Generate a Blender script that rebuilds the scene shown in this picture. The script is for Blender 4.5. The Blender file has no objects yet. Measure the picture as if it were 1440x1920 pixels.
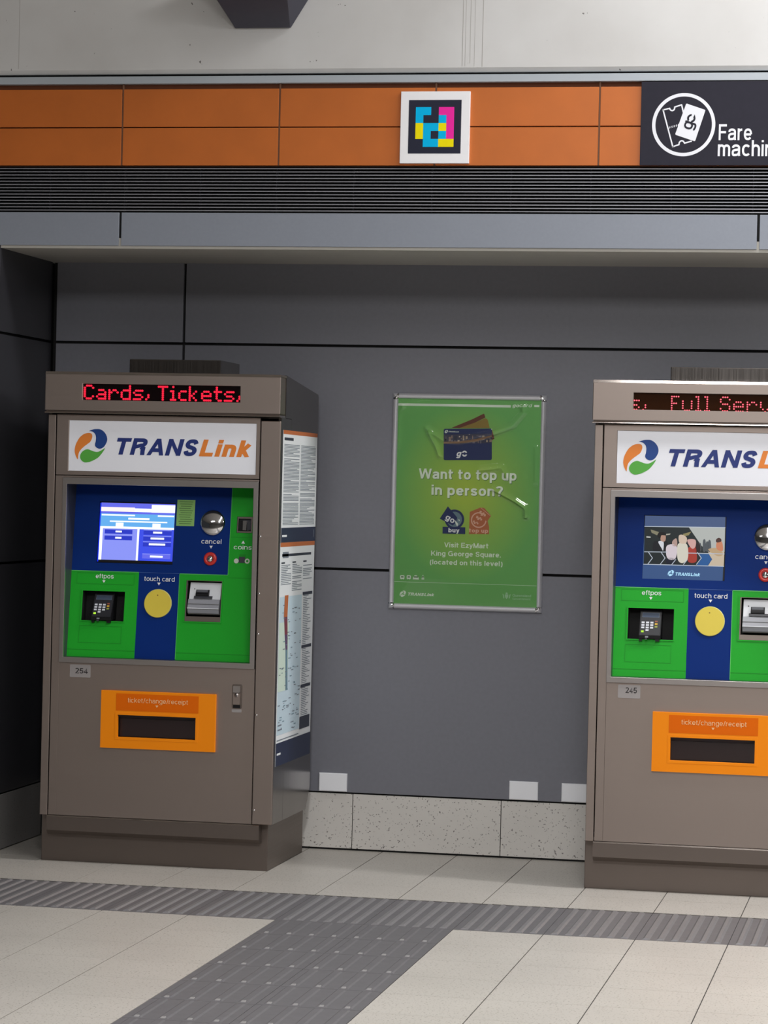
import bpy, bmesh, math, random
from mathutils import Matrix, Vector
random.seed(7)
SC = bpy.context.scene
COL = SC.collection

# ------------------------------------------------------------------ camera
cam_d = bpy.data.cameras.new('camera'); cam = bpy.data.objects.new('camera', cam_d); COL.objects.link(cam)
YAW, PITCH, ROLL, F_PX = 0.196579, -0.007632, 0.023720, 5156.31
fw = Vector((-math.sin(YAW)*math.cos(PITCH), math.cos(YAW)*math.cos(PITCH), math.sin(PITCH)))
rt = Vector((math.cos(YAW), math.sin(YAW), 0)); up = rt.cross(fw)
rt2 = rt*math.cos(ROLL) + up*math.sin(ROLL); up2 = up*math.cos(ROLL) - rt*math.sin(ROLL)
m = Matrix((rt2, up2, -fw)).transposed().to_4x4(); m.translation = Vector((1.87239, -11.14946, 1.49387))
cam.matrix_world = m
cam_d.sensor_fit = 'VERTICAL'; cam_d.sensor_height = 24.0
cam_d.lens = F_PX * 24.0 / 1920.0
cam_d.clip_end = 200
SC.camera = cam

# ------------------------------------------------------------------ view, world, lamps
SC.view_settings.view_transform = 'Standard'
try: SC.view_settings.look = 'None'
except Exception: pass
SC.view_settings.gamma = 1.0
SC.view_settings.exposure = 0.0
SC.view_settings.use_curve_mapping = False
SC.cycles.use_denoising = True
SC.cycles.max_bounces = 8
w = bpy.data.worlds.new('station_air'); SC.world = w; w.use_nodes = True
bg = w.node_tree.nodes['Background']; bg.inputs[0].default_value = (0.78, 0.80, 0.86, 1); bg.inputs[1].default_value = 0.035

def lamp(name, loc, sx, sy, watts, rot=(0, 0, 0), col=(1, 0.995, 0.99), spread=180):
    d = bpy.data.lights.new(name, 'AREA'); d.shape = 'RECTANGLE'; d.size = sx; d.size_y = sy
    d.energy = watts; d.color = col; d.spread = math.radians(spread)
    o = bpy.data.objects.new(name, d); o.location = loc; o.rotation_euler = rot; COL.objects.link(o)
    return o
R = math.radians
# fluorescent battens on the concourse ceiling, in front of and to the right of the recess
lamp('fluorescent_lamp', (5.2, -1.8, 4.2), 2.4, 0.30, 240)
lamp('fluorescent_lamp', (2.6, -1.6, 4.4), 4.2, 0.30, 70)
lamp('fluorescent_lamp', (1.0, -9.0, 4.2), 0.30, 3.0, 370)
lamp('fluorescent_lamp', (1.2, -4.6, 4.2), 0.30, 3.0, 85)
lamp('fluorescent_lamp', (6.6, -6.0, 4.2), 0.30, 3.0, 100)
lamp('fluorescent_lamp', (-3.0, -10.0, 4.2), 2.0, 0.30, 30)

# ------------------------------------------------------------------ materials
def lin(c):
    r = []
    for v in c:
        v /= 255.0
        r.append(v/12.92 if v <= 0.04045 else ((v+0.055)/1.055)**2.4)
    return (r[0], r[1], r[2], 1.0)
MATS = {}
def mat(name, rgb, rough=0.5, metal=0.0, spec=0.5, noise=0.0, nscale=40.0, bump=0.0, coat=0.0):
    if name in MATS: return MATS[name]
    m = bpy.data.materials.new(name); m.use_nodes = True; nt = m.node_tree
    b = nt.nodes['Principled BSDF']; c = lin(rgb)
    b.inputs['Base Color'].default_value = c; b.inputs['Roughness'].default_value = rough
    b.inputs['Metallic'].default_value = metal; b.inputs['Specular IOR Level'].default_value = spec
    b.inputs['Coat Weight'].default_value = coat; b.inputs['Coat Roughness'].default_value = 0.1
    if noise or bump:
        tc = nt.nodes.new('ShaderNodeTexCoord'); n = nt.nodes.new('ShaderNodeTexNoise')
        n.inputs['Scale'].default_value = nscale; n.inputs['Detail'].default_value = 3
        nt.links.new(tc.outputs['Object'], n.inputs['Vector'])
        if noise:
            r = nt.nodes.new('ShaderNodeValToRGB')
            r.color_ramp.elements[0].position = 0.3; r.color_ramp.elements[1].position = 0.7
            r.color_ramp.elements[0].color = tuple(v*(1-noise) for v in c[:3]) + (1,)
            r.color_ramp.elements[1].color = tuple(min(1, v*(1+noise)) for v in c[:3]) + (1,)
            nt.links.new(n.outputs['Fac'], r.inputs['Fac']); nt.links.new(r.outputs['Color'], b.inputs['Base Color'])
        if bump:
            bp = nt.nodes.new('ShaderNodeBump'); bp.inputs['Strength'].default_value = bump
            bp.inputs['Distance'].default_value = 0.002
            nt.links.new(n.outputs['Fac'], bp.inputs['Height']); nt.links.new(bp.outputs['Normal'], b.inputs['Normal'])
    MATS[name] = m
    return m
def emis(name, rgb, strength=1.0):
    if name in MATS: return MATS[name]
    m = bpy.data.materials.new(name); m.use_nodes = True
    b = m.node_tree.nodes['Principled BSDF']
    b.inputs['Base Color'].default_value = (0, 0, 0, 1); b.inputs['Roughness'].default_value = 0.3; b.inputs['Specular IOR Level'].default_value = 0.15
    b.inputs['Emission Color'].default_value = lin(rgb); b.inputs['Emission Strength'].default_value = strength
    MATS[name] = m
    return m
def speckled(name, rgb, dark, scale, thr, rough, blot=0.06):
    """stone: base colour with soft blotches and small dark pits"""
    m = bpy.data.materials.new(name); m.use_nodes = True; nt = m.node_tree; L = nt.links.new
    b = nt.nodes['Principled BSDF']; b.inputs['Roughness'].default_value = rough
    tc = nt.nodes.new('ShaderNodeTexCoord')
    n = nt.nodes.new('ShaderNodeTexNoise'); n.inputs['Scale'].default_value = 2.3; n.inputs['Detail'].default_value = 5
    r = nt.nodes.new('ShaderNodeValToRGB'); c = lin(rgb)
    r.color_ramp.elements[0].position = 0.3; r.color_ramp.elements[1].position = 0.7
    r.color_ramp.elements[0].color = tuple(v*(1-blot) for v in c[:3]) + (1,)
    r.color_ramp.elements[1].color = tuple(v*(1+blot) for v in c[:3]) + (1,)
    v = nt.nodes.new('ShaderNodeTexNoise'); v.inputs['Scale'].default_value = scale; v.inputs['Detail'].default_value = 1.5
    r2 = nt.nodes.new('ShaderNodeValToRGB')
    r2.color_ramp.elements[0].position = thr; r2.color_ramp.elements[0].color = (1, 1, 1, 1)
    r2.color_ramp.elements[1].position = thr + 0.035; r2.color_ramp.elements[1].color = (0, 0, 0, 1)
    mx = nt.nodes.new('ShaderNodeMix'); mx.data_type = 'RGBA'
    mx.inputs[7].default_value = lin(dark)
    L(tc.outputs['Object'], n.inputs['Vector']); L(tc.outputs['Object'], v.inputs['Vector'])
    L(n.outputs['Fac'], r.inputs['Fac']); L(v.outputs['Fac'], r2.inputs['Fac'])
    L(r.outputs['Color'], mx.inputs[6]); L(r2.outputs['Color'], mx.inputs[0]); L(mx.outputs[2], b.inputs['Base Color'])
    MATS[name] = m
    return m
def brushed(name, rgb, rough, scale=(3, 3, 400)):
    m = bpy.data.materials.new(name); m.use_nodes = True; nt = m.node_tree; L = nt.links.new
    b = nt.nodes['Principled BSDF']; b.inputs['Metallic'].default_value = 1.0
    b.inputs['Base Color'].default_value = lin(rgb)
    tc = nt.nodes.new('ShaderNodeTexCoord'); mp = nt.nodes.new('ShaderNodeMapping'); mp.inputs['Scale'].default_value = scale
    n = nt.nodes.new('ShaderNodeTexNoise'); n.inputs['Scale'].default_value = 1.0; n.inputs['Detail'].default_value = 3
    mr = nt.nodes.new('ShaderNodeMapRange'); mr.inputs[3].default_value = rough - 0.07; mr.inputs[4].default_value = rough + 0.07
    L(tc.outputs['Object'], mp.inputs['Vector']); L(mp.outputs['Vector'], n.inputs['Vector'])
    L(n.outputs['Fac'], mr.inputs[0]); L(mr.outputs[0], b.inputs['Roughness'])
    MATS[name] = m
    return m

STEEL = brushed('brushed_steel', (166, 153, 146), 0.42)
STEEL2 = brushed('plinth_steel', (124, 114, 108), 0.45)
SIDE = brushed('cabinet_side_steel', (120, 115, 112), 0.22, (200, 3, 3))
EDGE = mat('polished_steel_edge', (196, 186, 180), 0.16, 1.0)
BEZ = brushed('bezel_steel', (178, 172, 170), 0.36)
CHROME = mat('polished_chrome', (225, 225, 228), 0.08, 1.0)
ALU = mat('satin_aluminium', (214, 214, 220), 0.3, 0.45)
DARK = mat('black_gap', (8, 8, 10), 0.8)
NAVY = mat('navy_plastic', (4, 44, 118), 0.5, spec=0.12)
GREEN = mat('green_plastic', (30, 166, 42), 0.45, spec=0.2, noise=0.03, nscale=300)
GREEN_D = mat('green_plastic_label', (30, 146, 40), 0.45, spec=0.2)
ORANGE = mat('orange_plastic', (250, 142, 4), 0.45, spec=0.25)
ORANGE_L = mat('orange_label', (228, 104, 0), 0.5, spec=.15)
WHITE = mat('white_print', (236, 238, 242), 0.45)
SIGNW = mat('white_sign_face', (240, 242, 250), 0.3)
BLACK = mat('black_plastic', (14, 14, 18), 0.45, spec=.3)
CHAR = mat('charcoal_plastic', (52, 54, 62), 0.4)
YELLOW = mat('yellow_disc', (222, 200, 70), 0.45)
YELLOW_E = mat('yellow_disc_edge', (205, 200, 120), 0.45)
RED = mat('red_button', (205, 50, 45), 0.3)
LOGO_B = mat('logo_navy', (32, 50, 120), 0.4)
LOGO_BL = mat('logo_blue', (24, 66, 138), 0.4)
LOGO_O = mat('logo_orange', (230, 132, 52), 0.4)
LOGO_G = mat('logo_green', (86, 172, 66), 0.4)
STICK_G = mat('sticker_green', (140, 190, 105), 0.5)
STICK_T = mat('sticker_lines', (92, 135, 70), 0.5)
PLATE = mat('number_plate_grey', (170, 165, 165), 0.4, 0.4)
PALEW = mat('moulded_white', (225, 228, 234), 0.35)
GREYP = mat('moulded_grey', (150, 152, 160), 0.35)
GREYD = mat('moulded_dark_grey', (105, 106, 104), 0.3)

# ------------------------------------------------------------------ mesh builder
# ------------------------------------------------------------------ lettering: a plain grotesque drawn with strokes (cap height 1)
XH = 0.735
def _arc(cx, cy, rx, ry, a0, a1, n=18, p=2.3):
    out = []
    for k in range(n+1):
        a = R(a0 + (a1-a0)*k/n); c, s = math.cos(a), math.sin(a)
        out.append((cx + rx*math.copysign(abs(c)**(2/p), c), cy + ry*math.copysign(abs(s)**(2/p), s)))
    return out
def _spl(P, n=7):
    out = []
    for i in range(len(P)-1):
        p0, p1, p2, p3 = P[max(i-1, 0)], P[i], P[i+1], P[min(i+2, len(P)-1)]
        for k in range(n):
            t = k/n
            out.append(tuple(0.5*(2*p1[j]+(p2[j]-p0[j])*t+(2*p0[j]-5*p1[j]+4*p2[j]-p3[j])*t*t+(3*p1[j]-p0[j]-3*p2[j]+p3[j])*t**3) for j in (0, 1)))
    return out + [P[-1]]
def glyph(ch, s):
    """-> (width, strokes, zmin, zmax); every stroke is a polyline of width s"""
    h = s/2; e = s  # e: overrun of slanted strokes, clipped at zmin / zmax
    w = .56 + s*.25
    def bowl(x0, x1, z0, z1, a0=0, a1=360): return _arc((x0+x1)/2, (z0+z1)/2, (x1-x0)/2-h, (z1-z0)/2-h, a0, a1, 32)
    def arch(x0, x1, top=XH): # from the stem at x0 over to a right stem
        r_ = (x1-x0-2*h)/2
        return [(x0+h, top-h-r_*1.05)] + _arc((x0+x1)/2, top-h-r_*1.05, r_, r_*1.05, 180, 0, 14, 2.2)[1:] + [(x1-h, 0)]
    def S(x0, x1, z0, z1):
        H = z1-z0; W = x1-x0; a = lambda u, v: (x0+h+(W-2*h)*u, z0+h+(H-2*h)*v)
        return _spl([a(.97, .78), a(.80, .96), a(.5, 1.0), a(.18, .95), a(.04, .76), a(.18, .59), a(.5, .51), a(.84, .41), a(.97, .23), a(.83, .05), a(.5, 0), a(.17, .05), a(.02, .24)])
    g = ch
    if g == 'o': return w, [bowl(0, w, 0, XH)], -.02, 1
    if g == 'c': return w*.93, [bowl(0, w, 0, XH, 42, 318)], -.02, 1
    if g == 'e': return w, [[(w-h, XH*.5-.01), (h, XH*.5-.01)], bowl(0, w, 0, XH, 0, 322)], -.02, 1
    if g == 'a':
        ww = w*.96
        return ww+.02, [[(h*1.2, XH*.70)] + _arc(ww*.5, XH-h-.17, ww/2-h, .17, 165, 0, 14)[1:] + [(ww-h, .08), (ww-h+.03, 0)],
                    [(ww-h, XH*.57), (ww*.5, XH*.53)] + _spl([(ww*.42, XH*.53), (h*1.4, XH*.45), (h, .21), (h*1.5, h*1.15), (ww*.42, h), (ww*.72, h*1.5), (ww-h, .24)])], 0, 1
    if g in 'dbpqg':
        x = w-h if g in 'dqg' else h
        st = {'d': (0, 1), 'b': (0, 1), 'p': (-.28, XH), 'q': (-.28, XH)}.get(g)
        if g == 'g': return w, [bowl(0, w, 0, XH), [(x, XH), (x, -.06)] + _arc(w/2, -.06, w/2-h, .22-h, 0, -160, 14)[1:]], -.30, XH
        return w, [bowl(0, w, 0, XH), [(x, st[0]), (x, st[1])]], min(-.02, st[0]), max(st[1], XH)
    if g == 'n': return w*.95, [[(h, 0), (h, XH)], arch(0, w*.95)], 0, 1
    if g == 'h': return w*.95, [[(h, 0), (h, 1)], arch(0, w*.95)], 0, 1
    if g == 'u': return w*.95, [[(w*.95-h, 0), (w*.95-h, XH)], [(w*.95-a, XH-b) for a, b in arch(0, w*.95)]], -.02, XH
    if g == 'm':
        k = w*.83; return 2*k-s, [[(h, 0), (h, XH)], arch(0, k), arch(k-s, 2*k-s)], 0, 1
    if g == 'r': return w*.60, [[(h, 0), (h, XH)], [(h, XH-.30)] + _arc(w*.62, XH-.30, w*.62-h, .30-h, 180, 95, 9)[1:]], 0, XH
    if g == 't':
        return .17+s*1.3, [[(.07+h, .95), (.07+h, .18)] + _arc(.07+h+.13, .17, .13, .17-h, 180, 275, 8)[1:], [(0, XH-h*.85), (.17+s*1.3, XH-h*.85)]], 0, .95
    if g == 'f':
        return .17+s*1.3, [[(.08+h, 0), (.08+h, .82)] + _arc(.08+h+.15, .82, .15, .18-h, 180, 85, 8)[1:], [(0, XH-h*.85), (.17+s*1.2, XH-h*.85)]], 0, 1
    if g == 'i': return s, [[(h, 0), (h, XH)], [(h, 1-s*.95), (h, 1)]], 0, 1
    if g == 'l': return s, [[(h, 0), (h, 1)]], 0, 1
    if g == 'k': return w*.95, [[(h, 0), (h, 1)], [(h, .22), (w*.9-h, XH+.03)], [(w*.36, .40), (w*.98-h, -.04)]], 0, 1
    if g == 's': return w*.90, [S(0, w*.90, 0, XH)], -.02, 1
    if g == 'S': return w*1.12, [S(0, w*1.12, 0, 1)], -.02, 1.02
    if g == 'v' or g == 'y':
        ww = w*.98; L_ = [[(h*.9, XH+e*.3), (ww/2, -e*.05)], [(ww-h*.9, XH+e*.3), (ww/2, -e*.05)]]
        if g == 'y': L_[1] = [(ww-h*.9, XH+e*.3), (ww/2-.03, -.05), (ww/2-.11, -.27+h), (ww*.12, -.28+h)]
        return ww, L_, (-.30 if g == 'y' else 0), XH
    if g == 'z': return w*.88, [[(.02, XH-h), (w*.86-h*.6, XH-h), (h*1.1, h), (w*.88, h)]], 0, XH
    W = .64 + s*.55
    if g == 'T': return W*.97, [[(0, 1-h), (W*.97, 1-h)], [(W*.485, 0), (W*.485, 1)]], 0, 1
    if g == 'L': return W*.80, [[(h, 1), (h, h), (W*.80, h)]], 0, 1
    if g == 'F': return W*.82, [[(h, 0), (h, 1-h), (W*.82, 1-h)], [(h, .50), (W*.74, .50)]], 0, 1
    if g == 'E': return W*.88, [[(W*.88, 1-h), (h, 1-h), (h, h), (W*.88, h)], [(h, .52), (W*.82, .52)]], 0, 1
    if g == 'R': return W*1.03, [[(h, 0), (h, 1-h), (W*.55, 1-h)] + _arc(W*.60, .73, W*.38-h*.9, .27-h, 90, -90, 14) + [(h, .46)], [(W*.62, .47), (W*.80, .40), (W*.92-h*.8, .26), (W*1.0-h, -.02)]], 0, 1
    if g == 'A': return W*1.08, [[(h*.75, -e*.3), (W*.54, 1+e*.2)], [(W*1.08-h*.75, -e*.3), (W*.54, 1+e*.2)], [(W*.25, .31), (W*.83, .31)]], 0, 1
    if g == 'N': return W*1.04, [[(h, 0), (h, 1)], [(W*1.04-h, 0), (W*1.04-h, 1)], [(h*.9, 1.03), (W*1.04-h*.9, -.03)]], 0, 1
    if g == 'V': return W*1.02, [[(h*.75, 1+e*.3), (W*.51, -e*.1)], [(W*1.02-h*.75, 1+e*.3), (W*.51, -e*.1)]], 0, 1
    if g == 'W':
        k = W*.74; return 2*k, [[(h*.7, 1+e*.3), (k*.5, -e*.1)], [(k*.5, -e*.1), (k, 1+e*.1)], [(k, 1+e*.1), (1.5*k, -e*.1)], [(1.5*k, -e*.1), (2*k-h*.7, 1+e*.3)]], 0, 1
    if g == 'M': return W*1.2, [[(h, 0), (h, 1)], [(W*1.2-h, 0), (W*1.2-h, 1)], [(h, 1), (W*.6, 0)], [(W*1.2-h, 1), (W*.6, 0)]], 0, 1
    if g == 'K': return W*1.04, [[(h, 0), (h, 1)], [(h, .30), (W*1.0-h, 1.04)], [(W*.36, .58), (W*1.06-h, -.04)]], 0, 1
    if g in 'GQC':
        ww = W*1.16; L_ = [bowl(0, ww, 0, 1, 40, 325 if g == 'C' else 400)]
        if g == 'G': L_ = [bowl(0, ww, 0, 1, 40, 335), [(ww*.55, .46), (ww-h, .46), (ww-h, 0)]]
        if g == 'Q': L_ = [bowl(0, ww, 0, 1), [(ww*.6, .24), (ww*.95, -.03)]]
        return ww, L_, -.04, 1.02
    if g == '?': return w*.95, [_arc(w*.475, .73, w*.475-h, .27-h, 170, -35, 18) + [(w*.50, .38), (w*.48, .26)], [(w*.48, 0), (w*.48, s*.95)]], 0, 1
    if g == '.': return s, [[(h, 0), (h, s)]], 0, 1
    if g == '(': return .2+s*.6, [_arc(.42+h, .36, .42, .66, 128, 232, 12)], -.3, 1.02
    if g == ')': return .2+s*.6, [_arc(-.22-h*.2+s*.6, .36, .42, .66, 52, -52, 12)], -.3, 1.02
    if g == '/': return .30+s*.4, [[(0+h*.5, -.06), (.30+s*.4-h*.5, 1.04)]], -.03, 1
    if g == '2': return w, [_arc(w/2, .72, w/2-h, .28-h, 165, -25, 14) + [(w*.5, .30), (h*.9, h), (w, h)]], 0, 1
    if g == '4': return w*1.04, [[(w*.72, 0), (w*.72, 1), (h*.8, .25), (w*1.04, .25)]], 0, 1
    if g == '5': return w, [[(w*.92, 1-h), (w*.24, 1-h), (h*1.1, .50)] + _arc(w*.49, .33, w*.51-h, .33-h, 140, -160, 18)], -.02, 1
    if g == '$': return w, [S(0, w, 0, 1), [(w/2, -.1), (w/2, 1.1)]], -.1, 1.1
    if g == '-': return .3, [[(0, .36), (.3, .36)]], 0, 1
    return .3, [], 0, 1
_TXT = {}
def text_geo(t, s=.13, shear=0.0, track=.105):
    """flat outline of a line of text: vertices and quads; cap height is 1"""
    key = (t, s, shear, track)
    if key in _TXT: return _TXT[key]
    vs = []; fs = []; x = 0.0
    for ch in t:
        if ch == ' ': x += .34; continue
        wd, strokes, z0, z1 = glyph(ch, s)
        for si, P_ in enumerate(strokes):
            n = len(P_); base = len(vs); closed = math.hypot(P_[0][0]-P_[-1][0], P_[0][1]-P_[-1][1]) < 1e-6
            for i in range(n):
                a = P_[i-1] if i > 0 else (P_[-2] if closed else P_[0]); b = P_[i+1] if i < n-1 else (P_[1] if closed else P_[-1]); c = P_[i]
                d1 = (c[0]-a[0], c[1]-a[1]); d2 = (b[0]-c[0], b[1]-c[1])
                l1 = math.hypot(*d1); l2 = math.hypot(*d2)
                if l1 < 1e-9: d1, l1 = d2, l2
                if l2 < 1e-9: d2, l2 = d1, l1
                n1 = (-d1[1]/l1, d1[0]/l1); n2 = (-d2[1]/l2, d2[0]/l2)
                mx_, mz_ = n1[0]+n2[0], n1[1]+n2[1]; ml_ = mx_*mx_+mz_*mz_
                k = min(2/ml_ if ml_ > 1e-6 else 1, 2.2) * s/2
                for sg in (1, -1):
                    px_, pz_ = c[0]+sg*mx_*k, c[1]+sg*mz_*k
                    pz_ = min(max(pz_, z0), z1)
                    vs.append((x+px_+shear*pz_, pz_, si*9e-5+i*3e-6))
            for i in range(n-1): fs.append((base+2*i+1, base+2*i+3, base+2*i+2, base+2*i))
        x += wd + track
    _TXT[key] = (vs, fs)
    return vs, fs

class MB:
    def __init__(s): s.v = []; s.f = []; s.mi = []; s.mats = []; s.sm = []
    def _m(s, m):
        if m not in s.mats: s.mats.append(m)
        return s.mats.index(m)
    def add(s, vs, fs, m, smooth=False):
        k = len(s.v); i = s._m(m); s.v += [tuple(v) for v in vs]
        for f in fs: s.f.append(tuple(k+a for a in f)); s.mi.append(i); s.sm.append(smooth)
    def box(s, x0, x1, y0, y1, z0, z1, m):
        vs = [(x, y, z) for x in (x0, x1) for y in (y0, y1) for z in (z0, z1)]
        s.add(vs, [(0, 1, 3, 2), (4, 6, 7, 5), (0, 4, 5, 1), (2, 3, 7, 6), (0, 2, 6, 4), (1, 5, 7, 3)], m)
    def frame(s, X0, X1, Z0, Z1, x0, x1, z0, z1, y0, y1, m):
        """rectangular ring: outer X0..X1, Z0..Z1, hole x0..x1, z0..z1, as one clean solid"""
        o = [(X0, Z0), (X1, Z0), (X1, Z1), (X0, Z1)]; i = [(x0, z0), (x1, z0), (x1, z1), (x0, z1)]
        vs = []
        for y in (y0, y1):
            vs += [(a, y, b) for a, b in o] + [(a, y, b) for a, b in i]
        fs = []
        for k in range(4):
            n = (k+1) % 4
            fs += [(k, n, 4+n, 4+k), (8+k, 12+k, 12+n, 8+n), (k, 8+k, 8+n, n), (4+k, 4+n, 12+n, 12+k)]
        s.add(vs, fs, m)
    def poly(s, pts, y, m):
        a = sum(pts[i-1][0]*pts[i][1] - pts[i][0]*pts[i-1][1] for i in range(len(pts)))
        if a < 0: pts = pts[::-1]
        s.add([(p[0], y, p[1]) for p in pts], [tuple(range(len(pts)))], m)
    def rect(s, x0, x1, z0, z1, y, m): s.poly([(x0, z0), (x1, z0), (x1, z1), (x0, z1)], y, m)
    def prism_x(s, prof, x0, x1, m):
        """profile of (y,z) points swept along x"""
        n = len(prof); vs = [(x0, a, b) for a, b in prof] + [(x1, a, b) for a, b in prof]
        fs = [tuple(range(n)), tuple(range(2*n-1, n-1, -1))] + [(k, n+k, n+(k+1) % n, (k+1) % n) for k in range(n)]
        s.add(vs, fs, m)
    def plate(s, pts, y0, y1, m):
        """outline of (x,z) points given thickness from y0 (front) to y1"""
        a = sum(pts[i-1][0]*pts[i][1] - pts[i][0]*pts[i-1][1] for i in range(len(pts)))
        if a < 0: pts = pts[::-1]
        n = len(pts); vs = [(p[0], y0, p[1]) for p in pts] + [(p[0], y1, p[1]) for p in pts]
        fs = [tuple(range(n)), tuple(range(2*n-1, n-1, -1))] + [(k, n+k, n+(k+1) % n, (k+1) % n) for k in range(n)]
        s.add(vs, fs, m)
    def disc(s, cx, cz, r, y, m, n=40): s.poly([(cx+r*math.cos(2*math.pi*k/n), cz+r*math.sin(2*math.pi*k/n)) for k in range(n)], y, m)
    def ring(s, cx, cz, r0, r1, y, m, n=64):
        vs = []; fs = []
        for k in range(n):
            a = 2*math.pi*k/n
            vs += [(cx+r0*math.cos(a), y, cz+r0*math.sin(a)), (cx+r1*math.cos(a), y, cz+r1*math.sin(a))]
        for k in range(n):
            j = (k+1) % n; fs.append((2*k, 2*k+1, 2*j+1, 2*j))
        s.add(vs, fs, m)
    def lathe(s, cx, cz, prof, m, n=40, smooth=True):
        """profile of (radius, y) turned about an axis along y"""
        vs = []; fs = []; k0 = len(prof)
        for k in range(n):
            a = 2*math.pi*k/n
            vs += [(cx+r*math.cos(a), y, cz+r*math.sin(a)) for r, y in prof]
        for k in range(n):
            j = (k+1) % n
            for q in range(k0-1): fs.append((k*k0+q, k*k0+q+1, j*k0+q+1, j*k0+q))
        s.add(vs, fs, m, smooth)
    def line(s, pts, wd, y, m, closed=False):
        P = pts + [pts[0]] if closed else pts
        for q, (a, b) in enumerate(zip(P[:-1], P[1:])):
            dx, dz = b[0]-a[0], b[1]-a[1]; l = math.hypot(dx, dz)
            if l < 1e-9: continue
            nx, nz = -dz/l*wd/2, dx/l*wd/2; ex, ez = dx/l*wd*0.3, dz/l*wd*0.3
            s.poly([(a[0]-ex-nx, a[1]-ez-nz), (b[0]+ex-nx, b[1]+ez-nz), (b[0]+ex+nx, b[1]+ez+nz), (a[0]-ex+nx, a[1]-ez+nz)], y-(q % 4)*6e-5, m)
    def text(s, t, x0, x1, zb, cap, y, m, wt=.13, shear=0.0, track=.105, rot=0.0, ox=None):
        """letters fitted between x0 and x1 on baseline zb"""
        vs, fs = text_geo(t, wt, shear, track)
        ax = min(v[0] for v in vs); bx = max(v[0] for v in vs)
        kx = (x1-x0)/(bx-ax)
        out = [(x0 + (v[0]-ax)*kx, zb + v[1]*cap, v[2]) for v in vs]
        if rot:
            c, sn = math.cos(rot), math.sin(rot)
            out = [(x0+(a-x0)*c-(b-zb)*sn, zb+(a-x0)*sn+(b-zb)*c, d) for a, b, d in out]
        s.add([(a, y-d, b) for a, b, d in out], fs, m)
    def build(s, name, parent=None, org=(0, 0, 0), bevel=0.0, warp=None):
        me = bpy.data.meshes.new(name)
        vs = [warp(v) for v in s.v] if warp else s.v
        me.from_pydata([(a-org[0], b-org[1], c-org[2]) for a, b, c in vs], [], s.f)
        for mm in s.mats: me.materials.append(mm)
        for p, i, q in zip(me.polygons, s.mi, s.sm): p.material_index = i; p.use_smooth = q
        me.update()
        o = bpy.data.objects.new(name, me); COL.objects.link(o)
        if parent: o.parent = parent
        else: o.location = org
        if bevel:
            b = o.modifiers.new('bevel', 'BEVEL'); b.width = bevel; b.segments = 2; b.limit_method = 'ANGLE'; b.angle_limit = R(40)
        return o
def smooth_closed(pts, corners=(), n=6):
    """closed Catmull-Rom through pts; indices in corners stay sharp"""
    out = []; N = len(pts)
    for i in range(N):
        p0, p1, p2, p3 = pts[i-1], pts[i], pts[(i+1) % N], pts[(i+2) % N]
        if i in corners: p0 = p1
        if (i+1) % N in corners: p3 = p2
        for k in range(n):
            t = k/n
            out.append(tuple(0.5*((2*p1[j]) + (-p0[j]+p2[j])*t + (2*p0[j]-5*p1[j]+4*p2[j]-p3[j])*t*t + (-p0[j]+3*p1[j]-3*p2[j]+p3[j])*t**3) for j in (0, 1)))
    return out
def rrect(x0, x1, z0, z1, r, n=5):
    out = []
    for cx, cz, a0 in ((x1-r, z1-r, 0), (x0+r, z1-r, 90), (x0+r, z0+r, 180), (x1-r, z0+r, 270)):
        for k in range(n+1):
            a = R(a0 + 90*k/n); out.append((cx+r*math.cos(a), cz+r*math.sin(a)))
    return out
def tag(o, label=None, cat=None, group=None, kind=None):
    if label: o['label'] = label
    if cat: o['category'] = cat
    if group: o['group'] = group
    if kind: o['kind'] = kind
    return o
def thing(name, loc, label, cat, group=None):
    o = bpy.data.objects.new(name, None); COL.objects.link(o); o.location = loc; o.empty_display_size = 0.1
    return tag(o, label, cat, group)
def struct(mb, name, label, cat, bevel=0.0):
    return tag(mb.build(name, bevel=bevel), label, cat, kind='structure')

# swirl emblem in unit coordinates (centre 0, width about 2)
def _u(P): return [((X-610+0.024*(Y-690))/485.0, (690-Y)/485.0) for X, Y in P]
SW_O = smooth_closed(_u([(222,1085),(180,1030),(140,930),(125,820),(150,680),(200,570),(270,460),(360,380),(450,335),(545,320),(620,335),(650,395),(640,470),(590,570),(500,640),(400,715),(320,790),(260,870),(235,960)]), (0,), 4)
SW_B = smooth_closed(_u([(550,265),(680,215),(800,203),(900,215),(1000,280),(1070,380),(1095,490),(1070,590),(1010,690),(940,745),(860,765),(790,740),(735,690),(730,630),(750,560),(760,450),(745,370),(700,310),(640,275)]), (0,), 4)
SW_G = smooth_closed(_u([(1035,730),(980,770),(880,830),(800,855),(700,845),(600,810),(510,785),(420,810),(340,870),(290,960),(290,1040),(330,1110),(400,1155),(460,1165),(570,1145),(700,1090),(830,1010),(930,900),(1000,800)]), (0,), 4)
def swirl(mb, cx, cz, r, y, mo, mbl, mg):
    for P, mm in ((SW_O, mo), (SW_B, mbl), (SW_G, mg)): mb.poly([(cx+a*r, cz+b*r) for a, b in P], y, mm)
def translink(mb, x0, x1, zb, cap, y, m1, m2, split=0.609):
    xs = x0 + (x1-x0)*split
    mb.text('TRANS', x0, xs, zb, cap, y, m1, wt=0.225, shear=0.22)
    mb.text('Link', xs+0.004*(x1-x0), x1, zb, cap, y, m2, wt=0.225, shear=0.22)
def tri(mb, cx, cz, h, y, m, upw=False):
    k = 1 if upw else -1
    mb.poly([(cx-h*0.62, cz-k*h/2), (cx+h*0.62, cz-k*h/2), (cx, cz+k*h/2)], y, m)

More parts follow.
